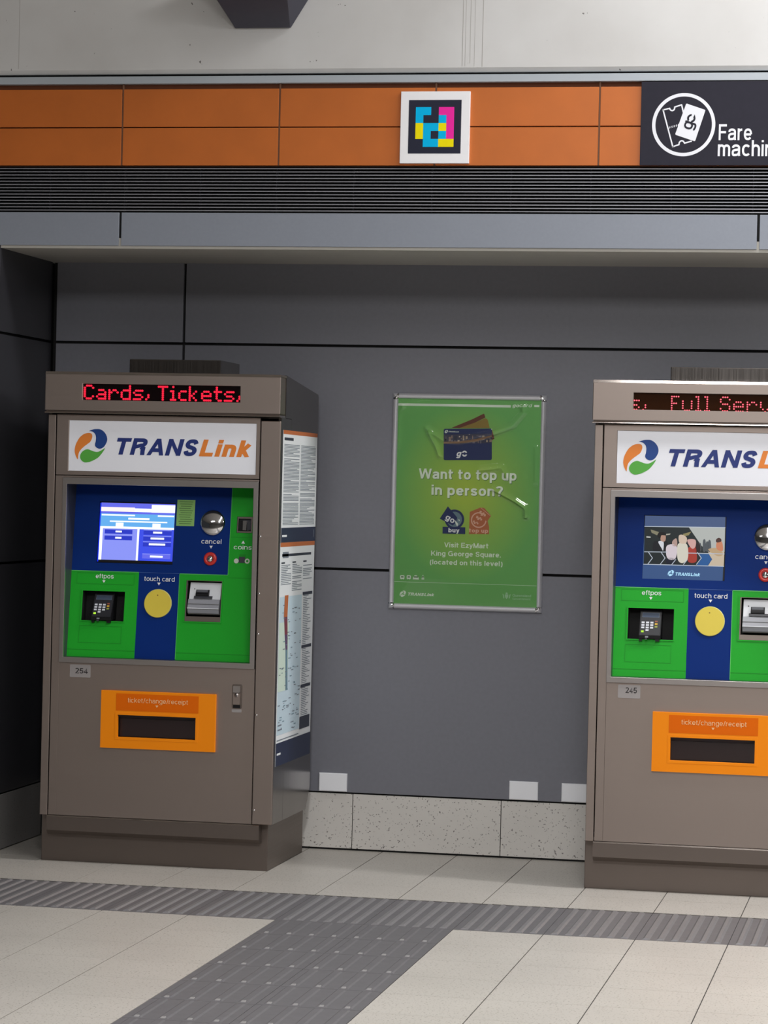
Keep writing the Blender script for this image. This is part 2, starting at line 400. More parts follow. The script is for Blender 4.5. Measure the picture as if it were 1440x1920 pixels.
# ================================================================== SETTING
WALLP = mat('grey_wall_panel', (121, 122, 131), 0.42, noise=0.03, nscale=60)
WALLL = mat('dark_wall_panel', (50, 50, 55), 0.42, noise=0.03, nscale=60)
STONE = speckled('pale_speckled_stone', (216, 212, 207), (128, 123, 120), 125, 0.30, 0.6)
TILE = speckled('floor_tile_stone', (190, 185, 178), (142, 136, 128), 130, 0.34, 0.36, 0.05)
GROUT = mat('floor_grout', (62, 58, 55), 0.9)
FY = -0.6805
LW = -1.7988
XR = 6.5

# floor: individual stone squares over a grout bed
P = 0.3121
mb = MB()
mb.box(-4.0, XR, -13.0, 0.3, -0.06, -0.0015, GROUT)
mb.box(-9.0, -4.0, -20.0, FY, -0.06, -0.001, TILE); mb.box(XR, 11.0, -20.0, FY, -0.06, -0.001, TILE); mb.box(-4.0, XR, -20.0, -13.0, -0.06, -0.001, TILE)
x0 = -0.0107 - 13*P
y0 = -0.945 - 40*P
for i in range(35):
    for j in range(44):
        xa, ya = x0+i*P, y0+j*P
        if xa > XR-P or ya > 0.1: continue
        yb = min(ya+P, 0.25)
        # squares covered by the tactile strips are left out
        cx, cy = xa+P/2, (ya+yb)/2
        if -1.90 < cy < -1.27: continue
        if -0.33 < cx < 0.30 and cy < -1.8: continue
        mb.box(xa+.0018, xa+P-.0018, ya+.0007, yb-.0007, -0.02, 0.0, TILE)
# infill cuts above and below the tactile cross strip
T1, T2, G0, G1 = -1.282, -1.8877, -0.3225, 0.2990
struct(mb, 'floor', 'pale speckled stone tile floor with thin dark joints', 'floor')

# back wall panels
J1, J2, B1, WJ = 2.0914, 1.1659, 0.2403, -1.2218
g = 0.0055
mb = MB()
mb.box(LW, XR, 0.018, 0.12, 0.0, 4.0, DARK)
for xa, xb in ((LW+0.012, WJ), (WJ, 1.90), (1.90, 5.02), (5.02, XR)):
    for za, zb in ((B1-0.002, J2), (J2, J1), (J1, 2.46)):
        mb.box(xa+g, xb-g, 0.0, 0.02, za+(g if za > 1 else 0.003), zb-g, WALLP)
struct(mb, 'wall_back', 'grey panelled back wall of the ticket machine recess with black joints', 'wall', 0.001)
mb = MB()
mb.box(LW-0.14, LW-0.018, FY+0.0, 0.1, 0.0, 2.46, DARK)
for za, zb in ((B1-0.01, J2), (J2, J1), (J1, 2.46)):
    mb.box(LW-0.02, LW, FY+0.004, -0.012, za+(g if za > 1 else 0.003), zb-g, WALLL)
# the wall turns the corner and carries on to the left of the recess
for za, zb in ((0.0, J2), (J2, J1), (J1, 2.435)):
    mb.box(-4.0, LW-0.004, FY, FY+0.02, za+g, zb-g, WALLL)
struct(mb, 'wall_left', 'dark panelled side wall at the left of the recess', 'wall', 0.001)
mb = MB()
for xa, xb in ((LW, -1.074), (-1.074, -0.4521), (-0.4521, 0.1699), (0.1699, 0.792), (0.792, 1.414), (1.414, 2.036), (2.036, 2.658), (2.658, 3.28), (3.28, 3.9), (3.9, XR)):
    mb.box(xa+0.0015, xb-0.0015, 0.004, 0.02, 0.008, B1-0.006, STONE)
mb.box(LW, XR, 0.012, 0.02, 0.0, B1, DARK)
struct(mb, 'baseboard_back', 'pale speckled stone skirting along the foot of the back wall', 'baseboard', 0.001)
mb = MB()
mb.box(LW-0.016, LW-0.001, FY+0.004, 0.0, 0.004, B1-0.014, speckled('darker_speckled_stone', (128, 126, 125), (80, 78, 76), 125, 0.30, 0.6))  # speckled stone set darker than the back skirting
struct(mb, 'baseboard_left', 'stone skirting in a darker tone on the dark side wall', 'baseboard', 0.001)

# soffit of the recess
SOFF = mat('soffit_paint', (182, 179, 172), 0.7)
mb = MB(); mb.box(-4.0, XR, FY+0.006, 0.1, 2.4285, 2.47, SOFF)
struct(mb, 'ceiling', 'plain grey soffit over the recess', 'ceiling')

# the concourse in front: its pale ceiling, the far wall and the ends
mb = MB(); mb.box(-9.0, 11.0, -20.0, FY+0.1, 4.6, 4.75, mat('concourse_ceiling', (176, 174, 170), 0.8))
o = struct(mb, 'ceiling', 'pale concourse ceiling', 'ceiling')
mb = MB(); mb.box(-9.0, 11.0, -20.2, -20.0, 0.0, 4.6, mat('concourse_wall', (150, 146, 140), 0.7))
struct(mb, 'wall_front', 'plain concourse wall opposite the ticket machines', 'wall')

# fascia: grey band, louvre, orange cladding, metal strip, white wall
BAND = mat('grey_band_panel', (139, 145, 157), 0.45, noise=0.02, nscale=90)
mb = MB(); edges = [-4.0, -1.3043, 1.2030, 3.72, XR]
for a, b in zip(edges[:-1], edges[1:]):
    mb.box(a+0.005, b-0.005, FY, FY+0.03, 2.4395, 2.5705, BAND)
mb.box(-4.0, XR, FY+0.012, FY+0.06, 2.43, 2.575, DARK)
struct(mb, 'trim_1', 'grey metal band of long panels under the louvre', 'trim', 0.0015)

LOUV = mat('louvre_metal', (150, 151, 158), 0.4, 0.3); LOUVD = mat('louvre_support', (96, 97, 104), 0.5)
lt = thing('louvre_grille', (1.2, FY, 2.572), 'long black ventilation louvre with thin grey slats below the orange cladding', 'vent')
lo = (1.2, FY, 2.572)
mb = MB(); mb.box(-4.0, XR, FY+0.075, FY+0.09, 2.572, 2.753, DARK)
mb.build('backing', lt, lo)
mb = MB()
for k in range(14):
    z = 2.5778 + k*0.01268
    mb.prism_x([(FY+0.004, z), (FY+0.004, z+0.0031), (FY+0.034, z+0.0095), (FY+0.034, z+0.0082)], -4.0, XR, LOUV)
for k in range(-7, 17):
    x = -0.06 + 0.3095*k
    mb.box(x-0.0014, x+0.0014, FY+0.030, FY+0.055, 2.574, 2.752, LOUVD)
mb.build('slats', lt, lo)

ORG = mat('orange_cladding', (198, 106, 38), 0.45, noise=0.05, nscale=7)
JOINT = mat('cladding_joint', (120, 84, 62), 0.6)
mb = MB(); es = [-4.0, -3.19, -2.56, -1.932, -1.3046, -0.6671, -0.0470, 0.5894, 1.22, 1.85, 2.48, 3.11, 3.74, 4.37, XR]
for a, b in zip(es[:-1], es[1:]):
    for za, zb in ((2.757, 2.9040), (2.9085, 3.0572)):
        mb.box(a+0.0035, b-0.0035, FY, FY+0.015, za, zb, ORG)
    mb.box(b-0.0035, b+0.0035, FY+0.004, FY+0.02, 2.757, 3.0775, JOINT)
mb.box(-4.0, XR, FY+0.012, FY+0.05, 2.752, 3.056, mat('cladding_shadow_gap', (60, 34, 18), 0.8))
mb.box(-4.0, XR, FY+0.022, FY+0.05, 3.056, 3.08, mat('cladding_shaded_backing', (120, 66, 36), 0.7))  # recessed orange backing, browned to paint in the shade under the strip
struct(mb, 'trim_2', 'orange cladding panels in two rows above the louvre', 'trim', 0.001)
mb = MB(); mb.box(-4.0, XR, FY-0.010, FY+0.05, 3.0777, 3.1067, mat('metal_strip', (176, 184, 192), 0.4))
struct(mb, 'trim_3', 'thin pale metal strip above the orange cladding', 'trim', 0.001)

# upper wall: white render with drip marks and specks
wm = bpy.data.materials.new('white_render'); wm.use_nodes = True; nt = wm.node_tree; Lk = nt.links.new
b = nt.nodes['Principled BSDF']; b.inputs['Roughness'].default_value = 0.75
tc = nt.nodes.new('ShaderNodeTexCoord')
n = nt.nodes.new('ShaderNodeTexNoise'); n.inputs['Scale'].default_value = 3; n.inputs['Detail'].default_value = 6
r = nt.nodes.new('ShaderNodeValToRGB'); r.color_ramp.elements[0].position = .3; r.color_ramp.elements[1].position = .75
r.color_ramp.elements[0].color = lin((206, 205, 204)); r.color_ramp.elements[1].color = lin((218, 218, 218))
sp = nt.nodes.new('ShaderNodeTexNoise'); sp.inputs['Scale'].default_value = 46; sp.inputs['Detail'].default_value = 2
r2 = nt.nodes.new('ShaderNodeValToRGB'); r2.color_ramp.elements[0].position = .222; r2.color_ramp.elements[0].color = (1, 1, 1, 1)
r2.color_ramp.elements[1].position = .24; r2.color_ramp.elements[1].color = (0, 0, 0, 1)
mx = nt.nodes.new('ShaderNodeMix'); mx.data_type = 'RGBA'; mx.inputs[7].default_value = lin((120, 118, 116))
Lk(tc.outputs['Object'], n.inputs['Vector']); Lk(tc.outputs['Object'], sp.inputs['Vector'])
Lk(n.outputs['Fac'], r.inputs['Fac']); Lk(sp.outputs['Fac'], r2.inputs['Fac'])
Lk(r.outputs['Color'], mx.inputs[6]); Lk(r2.outputs['Color'], mx.inputs[0]); Lk(mx.outputs[2], b.inputs['Base Color'])
mb = MB()
mb.prism_x([(FY+0.0, 4.62), (FY+0.0, 3.1345), (FY+0.010, 3.1185), (FY+0.2, 3.1185), (FY+0.2, 4.62)], -4.0, XR, wm)
mb.box(-4.0, XR, FY+0.03, FY+0.2, 3.08, 3.119, DARK)
MARK = mat('drip_mark', (176, 173, 170), 0.8)
for xa, z0, z1, ww in ((0.053, 3.14, 3.62, .0022), (0.064, 3.14, 3.5, .0014), (0.083, 3.15, 3.6, .0016), (0.1, 3.14, 3.55, .0012), (0.131, 3.137, 3.6, .0024), (-1.74, 3.14, 3.5, .002)):
    mb.rect(xa-ww/2, xa+ww/2, z0, z1, FY-0.0004, MARK)
struct(mb, 'wall_upper', 'white rendered wall with faint drip marks above the metal strip', 'wall')

# ================================================================== TACTILE PAVING
TACT = mat('tactile_grey', (102, 100, 103), 0.5, noise=0.06, nscale=25); TACT_B = mat('tactile_bar', (119, 117, 119), 0.4, noise=0.06, nscale=25); TACT_GLINT = mat('tactile_bar_glint', (150, 148, 148), 0.35)
TACT_J = mat('tactile_joint', (58, 56, 56), 0.9)
def bar(mb, xa, xb, ya, yb, h, m, ch=0.006):
    """low bar lying on the floor with chamfered sides"""
    vs = [(xa, ya, .0005), (xb, ya, .0005), (xb, yb, .0005), (xa, yb, .0005), (xa+ch, ya+ch, h), (xb-ch, ya+ch, h), (xb-ch, yb-ch, h), (xa+ch, yb-ch, h)]
    mb.add(vs, [(4, 5, 6, 7), (0, 1, 5, 4), (1, 2, 6, 5), (2, 3, 7, 6), (3, 0, 4, 7)], m)
mb = MB()
nx = 34
for k in range(nx):
    xa = G0 - 12*P + k*P
    if xa > XR-P: break
    mb.box(xa+.001, xa+P-.001, T2+.001, T1-.001, -0.02, 0.0006, TACT)
    for q in range(6):
        c = xa + P*(q+.5)/6.55 + 0.012
        bar(mb, c-0.013, c+0.013, T2+.012, T1-.012, 0.0052, TACT_B, 0.007)
o = mb.build('tactile_strip', org=(0, T2, 0))
tag(o, 'grey ribbed tactile strip running across the floor in front of the machines', 'tactile paving')
mb = MB()
for j in range(18):
    yb = T2 - j*P*0.985
    for i in (0, 1):
        mb.box(G0+i*P+.001, G0+(i+1)*P-.001, yb-P*0.985+.001, yb-.001, -0.02, 0.0006, TACT)
    for q in range(8):
        c = G0 + 0.039 + q*0.0772
        bar(mb, c-0.016, c+0.016, yb-P*0.985+.014, yb-.008, 0.0032, TACT, 0.006)
        bar(mb, c-0.009, c+0.009, yb-P*0.985+.016, yb-P*0.985+.034, 0.0052, TACT_GLINT, 0.004)  # stub added at each bar end; its lighter colour paints the glint
o = mb.build('tactile_path', org=(0, T2, 0))
tag(o, 'grey tactile path with low bars leading from the cross strip towards the viewer', 'tactile paving')

# ================================================================== TICKET MACHINES
GLY = {
 'C': ['.###.', '#...#', '#....', '#....', '#....', '#...#', '.###.'],
 'a': ['.....', '.....', '.###.', '....#', '.####', '#...#', '.####'],
 'r': ['.....', '.....', '#.##.', '##..#', '#....', '#....', '#....'],
 'd': ['....#', '....#', '.####', '#...#', '#...#', '#...#', '.####'],
 's': ['.....', '.....', '.####', '#....', '.###.', '....#', '####.'],
 ',': ['..', '..', '..', '..', '.#', '.#', '#.'],
 ' ': ['..'] * 7,
 'T': ['#####', '..#..', '..#..', '..#..', '..#..', '..#..', '..#..'],
 'i': ['.#.', '...', '##.', '.#.', '.#.', '.#.', '###'],
 'c': ['....', '....', '.###', '#...', '#...', '#...', '.###'],
 'k': ['#....', '#....', '#..#.', '#.#..', '##...', '#.#..', '#..#.'],
 'e': ['.....', '.....', '.###.', '#...#', '#####', '#....', '.####'],
 't': ['.#..', '.#..', '####', '.#..', '.#..', '.#..', '..##'],
 'F': ['####', '#...', '#...', '###.', '#...', '#...', '#...'],
 'u': ['.....', '.....', '#...#', '#...#', '#...#', '#...#', '.###.'],
 'l': ['##.', '.#.', '.#.', '.#.', '.#.', '.#.', '###'],
 'S': ['.###.', '#...#', '#....', '.###.', '....#', '#...#', '.###.'],
 'v': ['.....', '.....', '#...#', '#...#', '#...#', '.#.#.', '..#..'],
}
LED = emis('led_red', (255, 38, 66), 1.15)
LEDH = emis('led_red_dots', (255, 96, 112), 1.9)
PANE_L = mat('led_window_black', (14, 4, 6), 0.15)
PANE_R = mat('led_window_brown_reflection', (46, 22, 8), 0.06, spec=0.8)  # brown base colour paints in what the glass reflects

def led_text(mb, s, x, ztop, pitch, rp, rad, y, m, xmin, xmax, blur=1.0):
    for chh in s:
        g_ = GLY[chh]; wdt = len(g_[0])
        for r_ in range(7):
            for c_ in range(wdt):
                if g_[r_][c_] == '#':
                    cx, cz = x + c_*pitch, ztop - r_*rp
                    if xmin+0.002 < cx < xmax-0.002:
                        mb.poly([(cx+rad*blur*math.cos(a*math.pi/4), cz+rad*math.sin(a*math.pi/4)) for a in range(8)], y, m)
        x += (wdt+1)*pitch

def tilt(v): return (v[0], -0.733 + 0.12*(v[2]-0.812) + v[1], v[2])

def screen_left(mb):
    """ticket selection screen: title bar, info band, two columns of option buttons"""
    AX = lambda X, Y: (0.016434 + 0.0003342*X + 0.00001905*Y - 0.0, 1.526485 + 0.0000087*X - 0.00032153*Y)
    # straighten to the panel's own axes
    def q(X0, X1, Y0, Y1, y, m):
        xa = 0.1975 + (X0-525)/(1432-525)*0.3035; xb = 0.1975 + (X1-525)/(1432-525)*0.3035
        za = 1.4215 - (Y1-345)/(1055-345)*0.2255; zb = 1.4215 - (Y0-345)/(1055-345)*0.2255
        mb.rect(xa, xb, za, zb, y, m)
    S1 = emis('screen_violet', (104, 110, 238), 1.0); S2 = emis('screen_sky', (104, 178, 242), 1.0)
    S3 = emis('screen_white', (240, 248, 255), 1.25); S4 = emis('screen_lilac', (142, 152, 250), 1.0)
    S5 = emis('screen_blue', (66, 84, 236), 1.0); S6 = emis('screen_button', (48, 62, 200), 1.0)
    S7 = emis('screen_cream', (255, 238, 236), 1.1)
    q(525, 1432, 345, 1055, -0.001, S1)
    q(525, 940, 398, 452, -0.002, S7); q(940, 1150, 408, 452, -0.002, S3); q(1145, 1432, 358, 455, -0.002, S3)
    q(525, 1432, 478, 640, -0.0015, S2)
    q(535, 945, 487, 505, -0.002, S3); q(1225, 1425, 487, 505, -0.002, S3)
    q(865, 1125, 525, 548, -0.002, S3); q(640, 1345, 566, 582, -0.002, S3)
    q(715, 810, 590, 640, -0.002, S3); q(1165, 1265, 590, 640, -0.002, S3)
    q(525, 1432, 638, 664, -0.002, S3)
    q(525, 560, 664, 1055, -0.002, S3); q(560, 985, 664, 1055, -0.0015, S4)
    q(985, 1010, 664, 1055, -0.002, S3); q(1010, 1432, 664, 1055, -0.0015, S5)
    for Y in (668, 745):
        q(585, 925, Y+8, Y+62, -0.002, S6); q(575, 925, Y, Y+9, -0.0022, S4); q(718, 795, Y+22, Y+44, -0.0025, S3)
    for Y, wd in ((668, 110), (742, 165), (815, 200), (965, 155)):
        q(1062, 1405, Y, Y+9, -0.0022, S4); q(1062, 1405, Y+9, Y+62, -0.002, S6 if Y < 900 else S1)
        q(1235-wd/2, 1235+wd/2, Y+22, Y+46, -0.0025, S3)

def screen_right(mb):
    """advert screen: blue bands, a photograph of travellers in a station, white wordmark"""
    def pt(X, Y): return (0.164 + 0.00024575*X + 0.0000086*Y + 0.0006, 1.446204 + 0.0000067*X - 0.0002458*Y)
    def E(c, k=1.0): return emis('advert_%02x%02x%02x' % c, c, 0.8*k)
    def pg(P_, y, c):
        Q = [pt(*p) for p in P_]
        mb.poly(smooth_closed(Q, (), 5) if -.00285 < y < -.00215 else Q, y, E(c))
    pg([(116, 95), (1356, 120), (1310, 1108), (62, 1082)], -0.001, (62, 92, 142))
    pg([(116, 95), (1356, 120), (1351, 280), (108, 262)], -0.0012, (76, 96, 138))
    pg([(108, 262), (1351, 282), (1328, 885), (92, 850)], -0.0015, (34, 42, 44))
    pg([(790, 275), (1351, 283), (1340, 660), (1090, 650), (985, 560)], -0.0018, (192, 196, 192))
    pg([(1085, 640), (1338, 655), (1328, 884), (1085, 876), (1150, 770), (1100, 690)], -0.0020, (214, 196, 172))
    pg([(200, 310), (330, 350), (300, 400), (215, 360)], -0.0018, (140, 136, 112))
    pg([(135, 415), (200, 420), (200, 440), (135, 436)], -0.0018, (205, 208, 205))
    pg([(700, 380), (830, 345), (790, 400), (710, 420)], -0.0018, (150, 140, 95))
    pg([(440, 380), (510, 372), (500, 392), (440, 400)], -0.0018, (180, 178, 165))
    # man in dark suit
    pg([(250, 500), (330, 490), (420, 470), (470, 530), (455, 650), (250, 645)], -0.0022, (26, 28, 34))
    pg([(320, 500), (400, 500), (395, 635), (370, 600)], -0.0024, (225, 228, 236))
    pg([(370, 395), (430, 400), (430, 480), (390, 500), (355, 470)], -0.0026, (190, 150, 132))
    pg([(310, 390), (345, 355), (430, 360), (430, 400), (370, 400), (350, 440), (315, 430)], -0.0028, (24, 22, 24))
    # woman in pale pink top
    pg([(450, 565), (600, 560), (585, 760), (460, 755)], -0.0024, (226, 214, 222))
    pg([(540, 490), (600, 450), (610, 560), (540, 560)], -0.0024, (190, 160, 150))
    pg([(455, 755), (585, 765), (560, 850), (450, 840)], -0.0024, (26, 30, 46))
    # man in cream shirt
    pg([(615, 560), (690, 510), (770, 560), (775, 760), (690, 830), (620, 770)], -0.0026, (226, 222, 206))
    pg([(640, 405), (700, 395), (760, 440), (750, 520), (680, 530), (640, 500)], -0.0028, (222, 200, 180))
    # woman in red
    pg([(780, 600), (850, 570), (900, 590), (910, 800), (790, 815), (770, 700)], -0.0024, (176, 62, 50))
    pg([(770, 470), (890, 470), (895, 570), (850, 610), (800, 560)], -0.0025, (222, 176, 170))
    pg([(890, 520), (960, 540), (965, 660), (900, 660)], -0.0024, (44, 34, 36))
    # people beyond and the seated woman in orange
    for X, h in ((960, 90), (1030, 140), (1075, 110), (1110, 130)):
        pg([(X-18, 620-h), (X+18, 620-h), (X+22, 640), (X-22, 640)], -0.0022, (86, 92, 98))
    pg([(1225, 500), (1300, 500), (1315, 640), (1220, 610)], -0.0024, (216, 140, 104))
    pg([(1210, 470), (1250, 440), (1290, 460), (1285, 500), (1220, 510)], -0.0026, (80, 52, 46))
    pg([(1090, 620), (1230, 600), (1320, 690), (1230, 720)], -0.0023, (200, 170, 132))
    # chevron bands along the foot of the photograph
    W = (196, 206, 220)
    def ln(P_, c=W, wd=0.0028): mb.line([pt(*p) for p in P_], wd, -0.0032, E(c))
    pg([(940, 690), (1100, 690), (1150, 775), (1080, 872), (910, 862), (985, 770)], -0.003, (42, 96, 160))
    ln([(108, 262), (1351, 282)]); ln([(92, 848), (1328, 880)]); ln([(105, 655), (455, 660)]); ln([(780, 675), (1338, 688)])
    for X in (170, 365, 925):
        ln([(X, 665), (X+60, 752), (X-15, 850)])
    for X in (560, 740): ln([(X+30, 775), (X-30, 850)])
    Wt = E((168, 216, 244), 1.25)
    c = pt(515, 985); swirl(mb, c[0], c[1], 0.0118, -0.0034, Wt, Wt, Wt)
    xa, zb = pt(585, 1020); xb, _ = pt(965, 1020)
    translink(mb, xa, xb, zb-0.0008, 0.0125, -0.0034, Wt, Wt)

def make_machine(x, label, right):
    ox, oy = 0.475, -0.44
    ORG_ = (ox, oy, 0)
    t = thing('ticket_machine', (x+ox, oy, 0), label, 'ticket machine', 'ticket machines in the recess')
    def B(mb, name, par=t, bev=0.0, warp=None): return mb.build(name, par, ORG_, bev, warp)
    # --- cabinet, plinth, kick plate
    mb = MB()
    mb.prism_x([(-.60, .187), (-.60, 1.765), (-.70, 1.765), (-.70, 1.936), (-.13, 1.883), (-.1216, 1.872), (-.1216, .27), (-.19, .187)], .008, .951, SIDE)
    mb.box(.938, .951, -.768, -.60, .187, 1.77, SIDE); mb.box(.008, .02, -.765, -.60, .187, 1.77, SIDE)
    mb.box(.02, .938, -.765, -.60, .187, .20, STEEL2)
    B(mb, 'cabinet', bev=.0015)
    mb = MB(); mb.box(.002, .9243, -.7236, -.1182, 0.0, .187, STEEL2); B(mb, 'plinth', bev=.002)
    mb = MB(); mb.prism_x([(-.7225, .1850), (-.7712, .1850), (-.775, .1800), (-.775, .127), (-.752, .1095), (-.7225, .1095)], .038, .899, STEEL2)
    mb.add([(.038, -.7753, .1802), (.899, -.7753, .1802), (.899, -.7713, .1852), (.038, -.7713, .1852)], [(0, 1, 2, 3)], EDGE)
    B(mb, 'kick_plate')
    # --- vented housing on the roof
    mb = MB()
    mb.prism_x([(-.55, 1.905), (-.55, 1.998), (-.25, 1.998), (-.25, 1.88)], .268, .646, SIDE)
    B(mb, 'roof_housing', bev=.003)
    # --- header with the dot-matrix display
    mb = MB()
    mb.frame(0, .952, 1.7815, 1.9235, .1545, .7905, 1.8235, 1.8872, -.80, -.74, STEEL)
    mb.box(0.0, .952, -.7925, -.70, 1.9235, 1.9335, STEEL)
    mb.box(0.004, .948, -.74, -.70, 1.7815, 1.9235, STEEL)
    mb.box(.004, .948, -.795, -.70, 1.776, 1.7815, STEEL2)
    h = B(mb, 'header', bev=.002)
    mb = MB(); mb.prism_x([(-.80, 1.9236), (-.7926, 1.9338), (-.7926, 1.9236)], 0, .952, EDGE)
    mb.prism_x([(-.70, 1.7698), (-.80, 1.7698), (-.80, 1.7708), (-.7962, 1.776), (-.70, 1.776)], 0, .950, EDGE)
    tag(B(mb, 'edge_strip', h), 'bright polished edges of the header')
    mb = MB()
    mb.poly(rrect(.154, .791, 1.823, 1.8877, .006), -.788, PANE_R if right else PANE_L)
    d = B(mb, 'display_window', h)
    mb = MB()
    if right:
        led_text(mb, 's,', .2973-.0083*(13+6)+.0006, 1.8752, .0083, .0086, .0030, -.7895, LEDH, .1545, .79)
        led_text(mb, 'Full', .2973, 1.8752, .0083, .0086, .0030, -.7895, LEDH, .1545, .79)
        led_text(mb, 'Service', .4805, 1.8752, .0083, .0086, .0030, -.7895, LEDH, .1545, .79)
    else:
        led_text(mb, 'Cards, Tickets,', .1600, 1.8800, .00835, .00835, .0044, -.7895, LED, .1500, .79, 1.15)
    tag(B(mb, 'led_lettering', h), 'glowing red dot-matrix lettering')
    # --- trim strips left and right of the doors
    mb = MB(); mb.box(.008, .0385, -.773, -.765, .186, 1.764, STEEL); B(mb, 'trim_strip', bev=.0015)
    mb = MB(); mb.box(.8715, .951, -.778, -.765, .188, 1.7545, STEEL); ts = B(mb, 'trim_strip', bev=.003)
    for z in (1.306, 1.084, .927, .612, .243):
        mb = MB(); mb.lathe(.880, z, [(.0042, -.778), (.004, -.7795), (.0025, -.7805), (0, -.7808)], CHROME, 12); B(mb, 'screw', ts)
    # --- sign door with the operator's sign
    mb = MB(); mb.frame(.042, .868, 1.5285, 1.766, .0935, .8525, 1.5445, 1.7438, -.772, -.762, STEEL)
    mb.box(.042, .868, -.762, -.75, 1.5285, 1.766, DARK)
    sd = B(mb, 'sign_door', bev=.0015)
    mb = MB(); mb.box(.094, .852, -.7695, -.761, 1.545, 1.7433, SIGNW)
    swirl(mb, .1838, 1.6436, .0668, -.7702, LOGO_O, LOGO_BL, LOGO_G)
    translink(mb, .2895, .8335, 1.6122, .0655, -.7702, LOGO_B, LOGO_O)
    tag(B(mb, 'sign_plate', sd), 'white sign with coloured swirl emblem and wordmark')
    # --- service door round the opening and the dispenser
    mb = MB()
    mb.box(.042, .074, -.771, -.762, .187, 1.5255, STEEL)
    mb.box(.074, .868, -.771, -.762, 1.5185, 1.5255, STEEL)
    mb.frame(.074, .868, .187, .790, .30, .66, .49, .61, -.771, -.762, STEEL)
    door = B(mb, 'service_door', bev=.001)
    # bezel framing the control panel
    mb = MB()
    mb.frame(.0735, .8675, .7895, 1.5185, .0915, .8475, .8115, 1.4925, -.779, -.764, BEZ)
    for a in ((.0815, .0915, .80, 1.5), (.8475, .8575, .80, 1.5), (.0815, .8575, .8015, .8115), (.0815, .8575, 1.4925, 1.5025)):
        mb.box(a[0], a[1], -.764, -.62, a[2], a[3], CHAR)
    B(mb, 'bezel', bev=.0015)
    # --- control panel: moulded boards
    cp = MB()
    def board(xa, xb, za, zb, m, holes=()):
        """flat moulded board with square openings"""
        xs = sorted({xa, xb, *[h_[0] for h_ in holes], *[h_[1] for h_ in holes]}); zs = sorted({za, zb, *[h_[2] for h_ in holes], *[h_[3] for h_ in holes]})
        for i in range(len(xs)-1):
            for j in range(len(zs)-1):
                cx, cz = (xs[i]+xs[i+1])/2, (zs[j]+zs[j+1])/2
                if any(h_[0] < cx < h_[1] and h_[2] < cz < h_[3] for h_ in holes): continue
                cp.rect(xs[i], xs[i+1], zs[j], zs[j+1], 0.0, m)
        for hx0, hx1, hz0, hz1, dep, m2 in holes:
            for a in (((hx0, 0, hz0), (hx0, 0, hz1), (hx0, dep, hz1), (hx0, dep, hz0)), ((hx1, 0, hz1), (hx1, 0, hz0), (hx1, dep, hz0), (hx1, dep, hz1)),
                      ((hx0, 0, hz1), (hx1, 0, hz1), (hx1, dep, hz1), (hx0, dep, hz1)), ((hx1, 0, hz0), (hx0, 0, hz0), (hx0, dep, hz0), (hx1, dep, hz0)),
                      ((hx0, dep, hz0), (hx1, dep, hz0), (hx1, dep, hz1), (hx0, dep, hz1))):
                cp.add(a, [(0, 1, 2, 3)], m2)
    sx0, sx1, sz0, sz1 = (.1915, .5035, 1.184, 1.4265)
    board(.0905, .731, 1.150, 1.492, NAVY, [(sx0, sx1, sz0, sz1, .014, BLACK)])
    board(.731, .848, 1.149, 1.492, GREEN, [(.7565, .8195, 1.316, 1.380, .016, CHAR)])
    board(.0905, .3695, .812, 1.1485, GREEN, [(.1435, .3175, .955, 1.072, .055, DARK)])
    board(.3695, .5353, .812, 1.1485, NAVY)
    board(.5353, .848, .812, 1.149, GREEN, [(.565, .7105, .9645, 1.1255, .050, DARK)])
    # board edges, seams and embossed outlines
    EDGE_G = mat('green_moulded_edge', (86, 190, 92), 0.4); EDGE_B = mat('navy_moulded_edge', (60, 96, 168), 0.4)
    cp.rect(.0905, .369, 1.1485, 1.1512, -.0012, EDGE_G); cp.rect(.536, .731, 1.1478, 1.1505, -.0012, EDGE_G)
    cp.rect(.370, .5345, 1.1490, 1.1505, -.0012, EDGE_B)
    cp.rect(.7305, .7325, 1.15, 1.49, -.0012, EDGE_G); cp.rect(.5348, .537, .815, 1.149, -.0012, EDGE_G)
    cp.rect(.7315, .848, 1.1385, 1.1400, -.0008, GREEN_D); cp.rect(.7315, .848, 1.2985, 1.2998, -.0008, GREEN_D)
    for a in ((.116, .352, 1.0995, 1.1425), (.137, .311, .868, .934)):
        cp.line([(a[0], a[2]), (a[1], a[2]), (a[1], a[3]), (a[0], a[3])], .0016, -.0008, GREEN_D, True)
    for a in ((.0905, .3695), (.5353, .848)):
        cp.rect(a[0], a[1], .8395, .8415, -.0008, GREEN_D)
    cp.frame(.139, .322, .9505, 1.0765, .1435, .3175, .955, 1.072, -.003, .0, GREEN)
    cp.frame(.5605, .715, .960, 1.130, .565, .7105, .9645, 1.1255, -.003, .0, GREEN)
    # printed words
    cp.text('eftpos', .1930, .2663, 1.1225, .0175, -.0012, WHITE, wt=0.115)
    tri(cp, .2274, 1.1095, .0105, -.0012, WHITE)
    cp.text('touch card', .3925, .5165, 1.1175, .0180, -.0012, WHITE, wt=0.115)
    tri(cp, .4533, 1.1065, .0115, -.0012, WHITE)
    cp.text('cancel', .6165, .698, 1.2705, .0185, -.0012, WHITE, wt=0.115)
    tri(cp, .657, 1.257, .0110, -.0012, WHITE)
    cp.text('coins', .749, .8215, 1.2515, .0180, -.0012, WHITE, wt=0.115)
    tri(cp, .786, 1.2805, .0120, -.0012, WHITE, True)
    cp.box(.772, .797, -.002, .0, 1.199, 1.2225, CHAR); cp.rect(.772, .800, 1.2225, 1.2325, -.0010, GREEN_D)
    cp.disc(.7625, 1.206, .0095, -.0025, mat('coin_print', (205, 214, 200), .5)); cp.disc(.8065, 1.2065, .0100, -.0025, MATS['coin_print'])
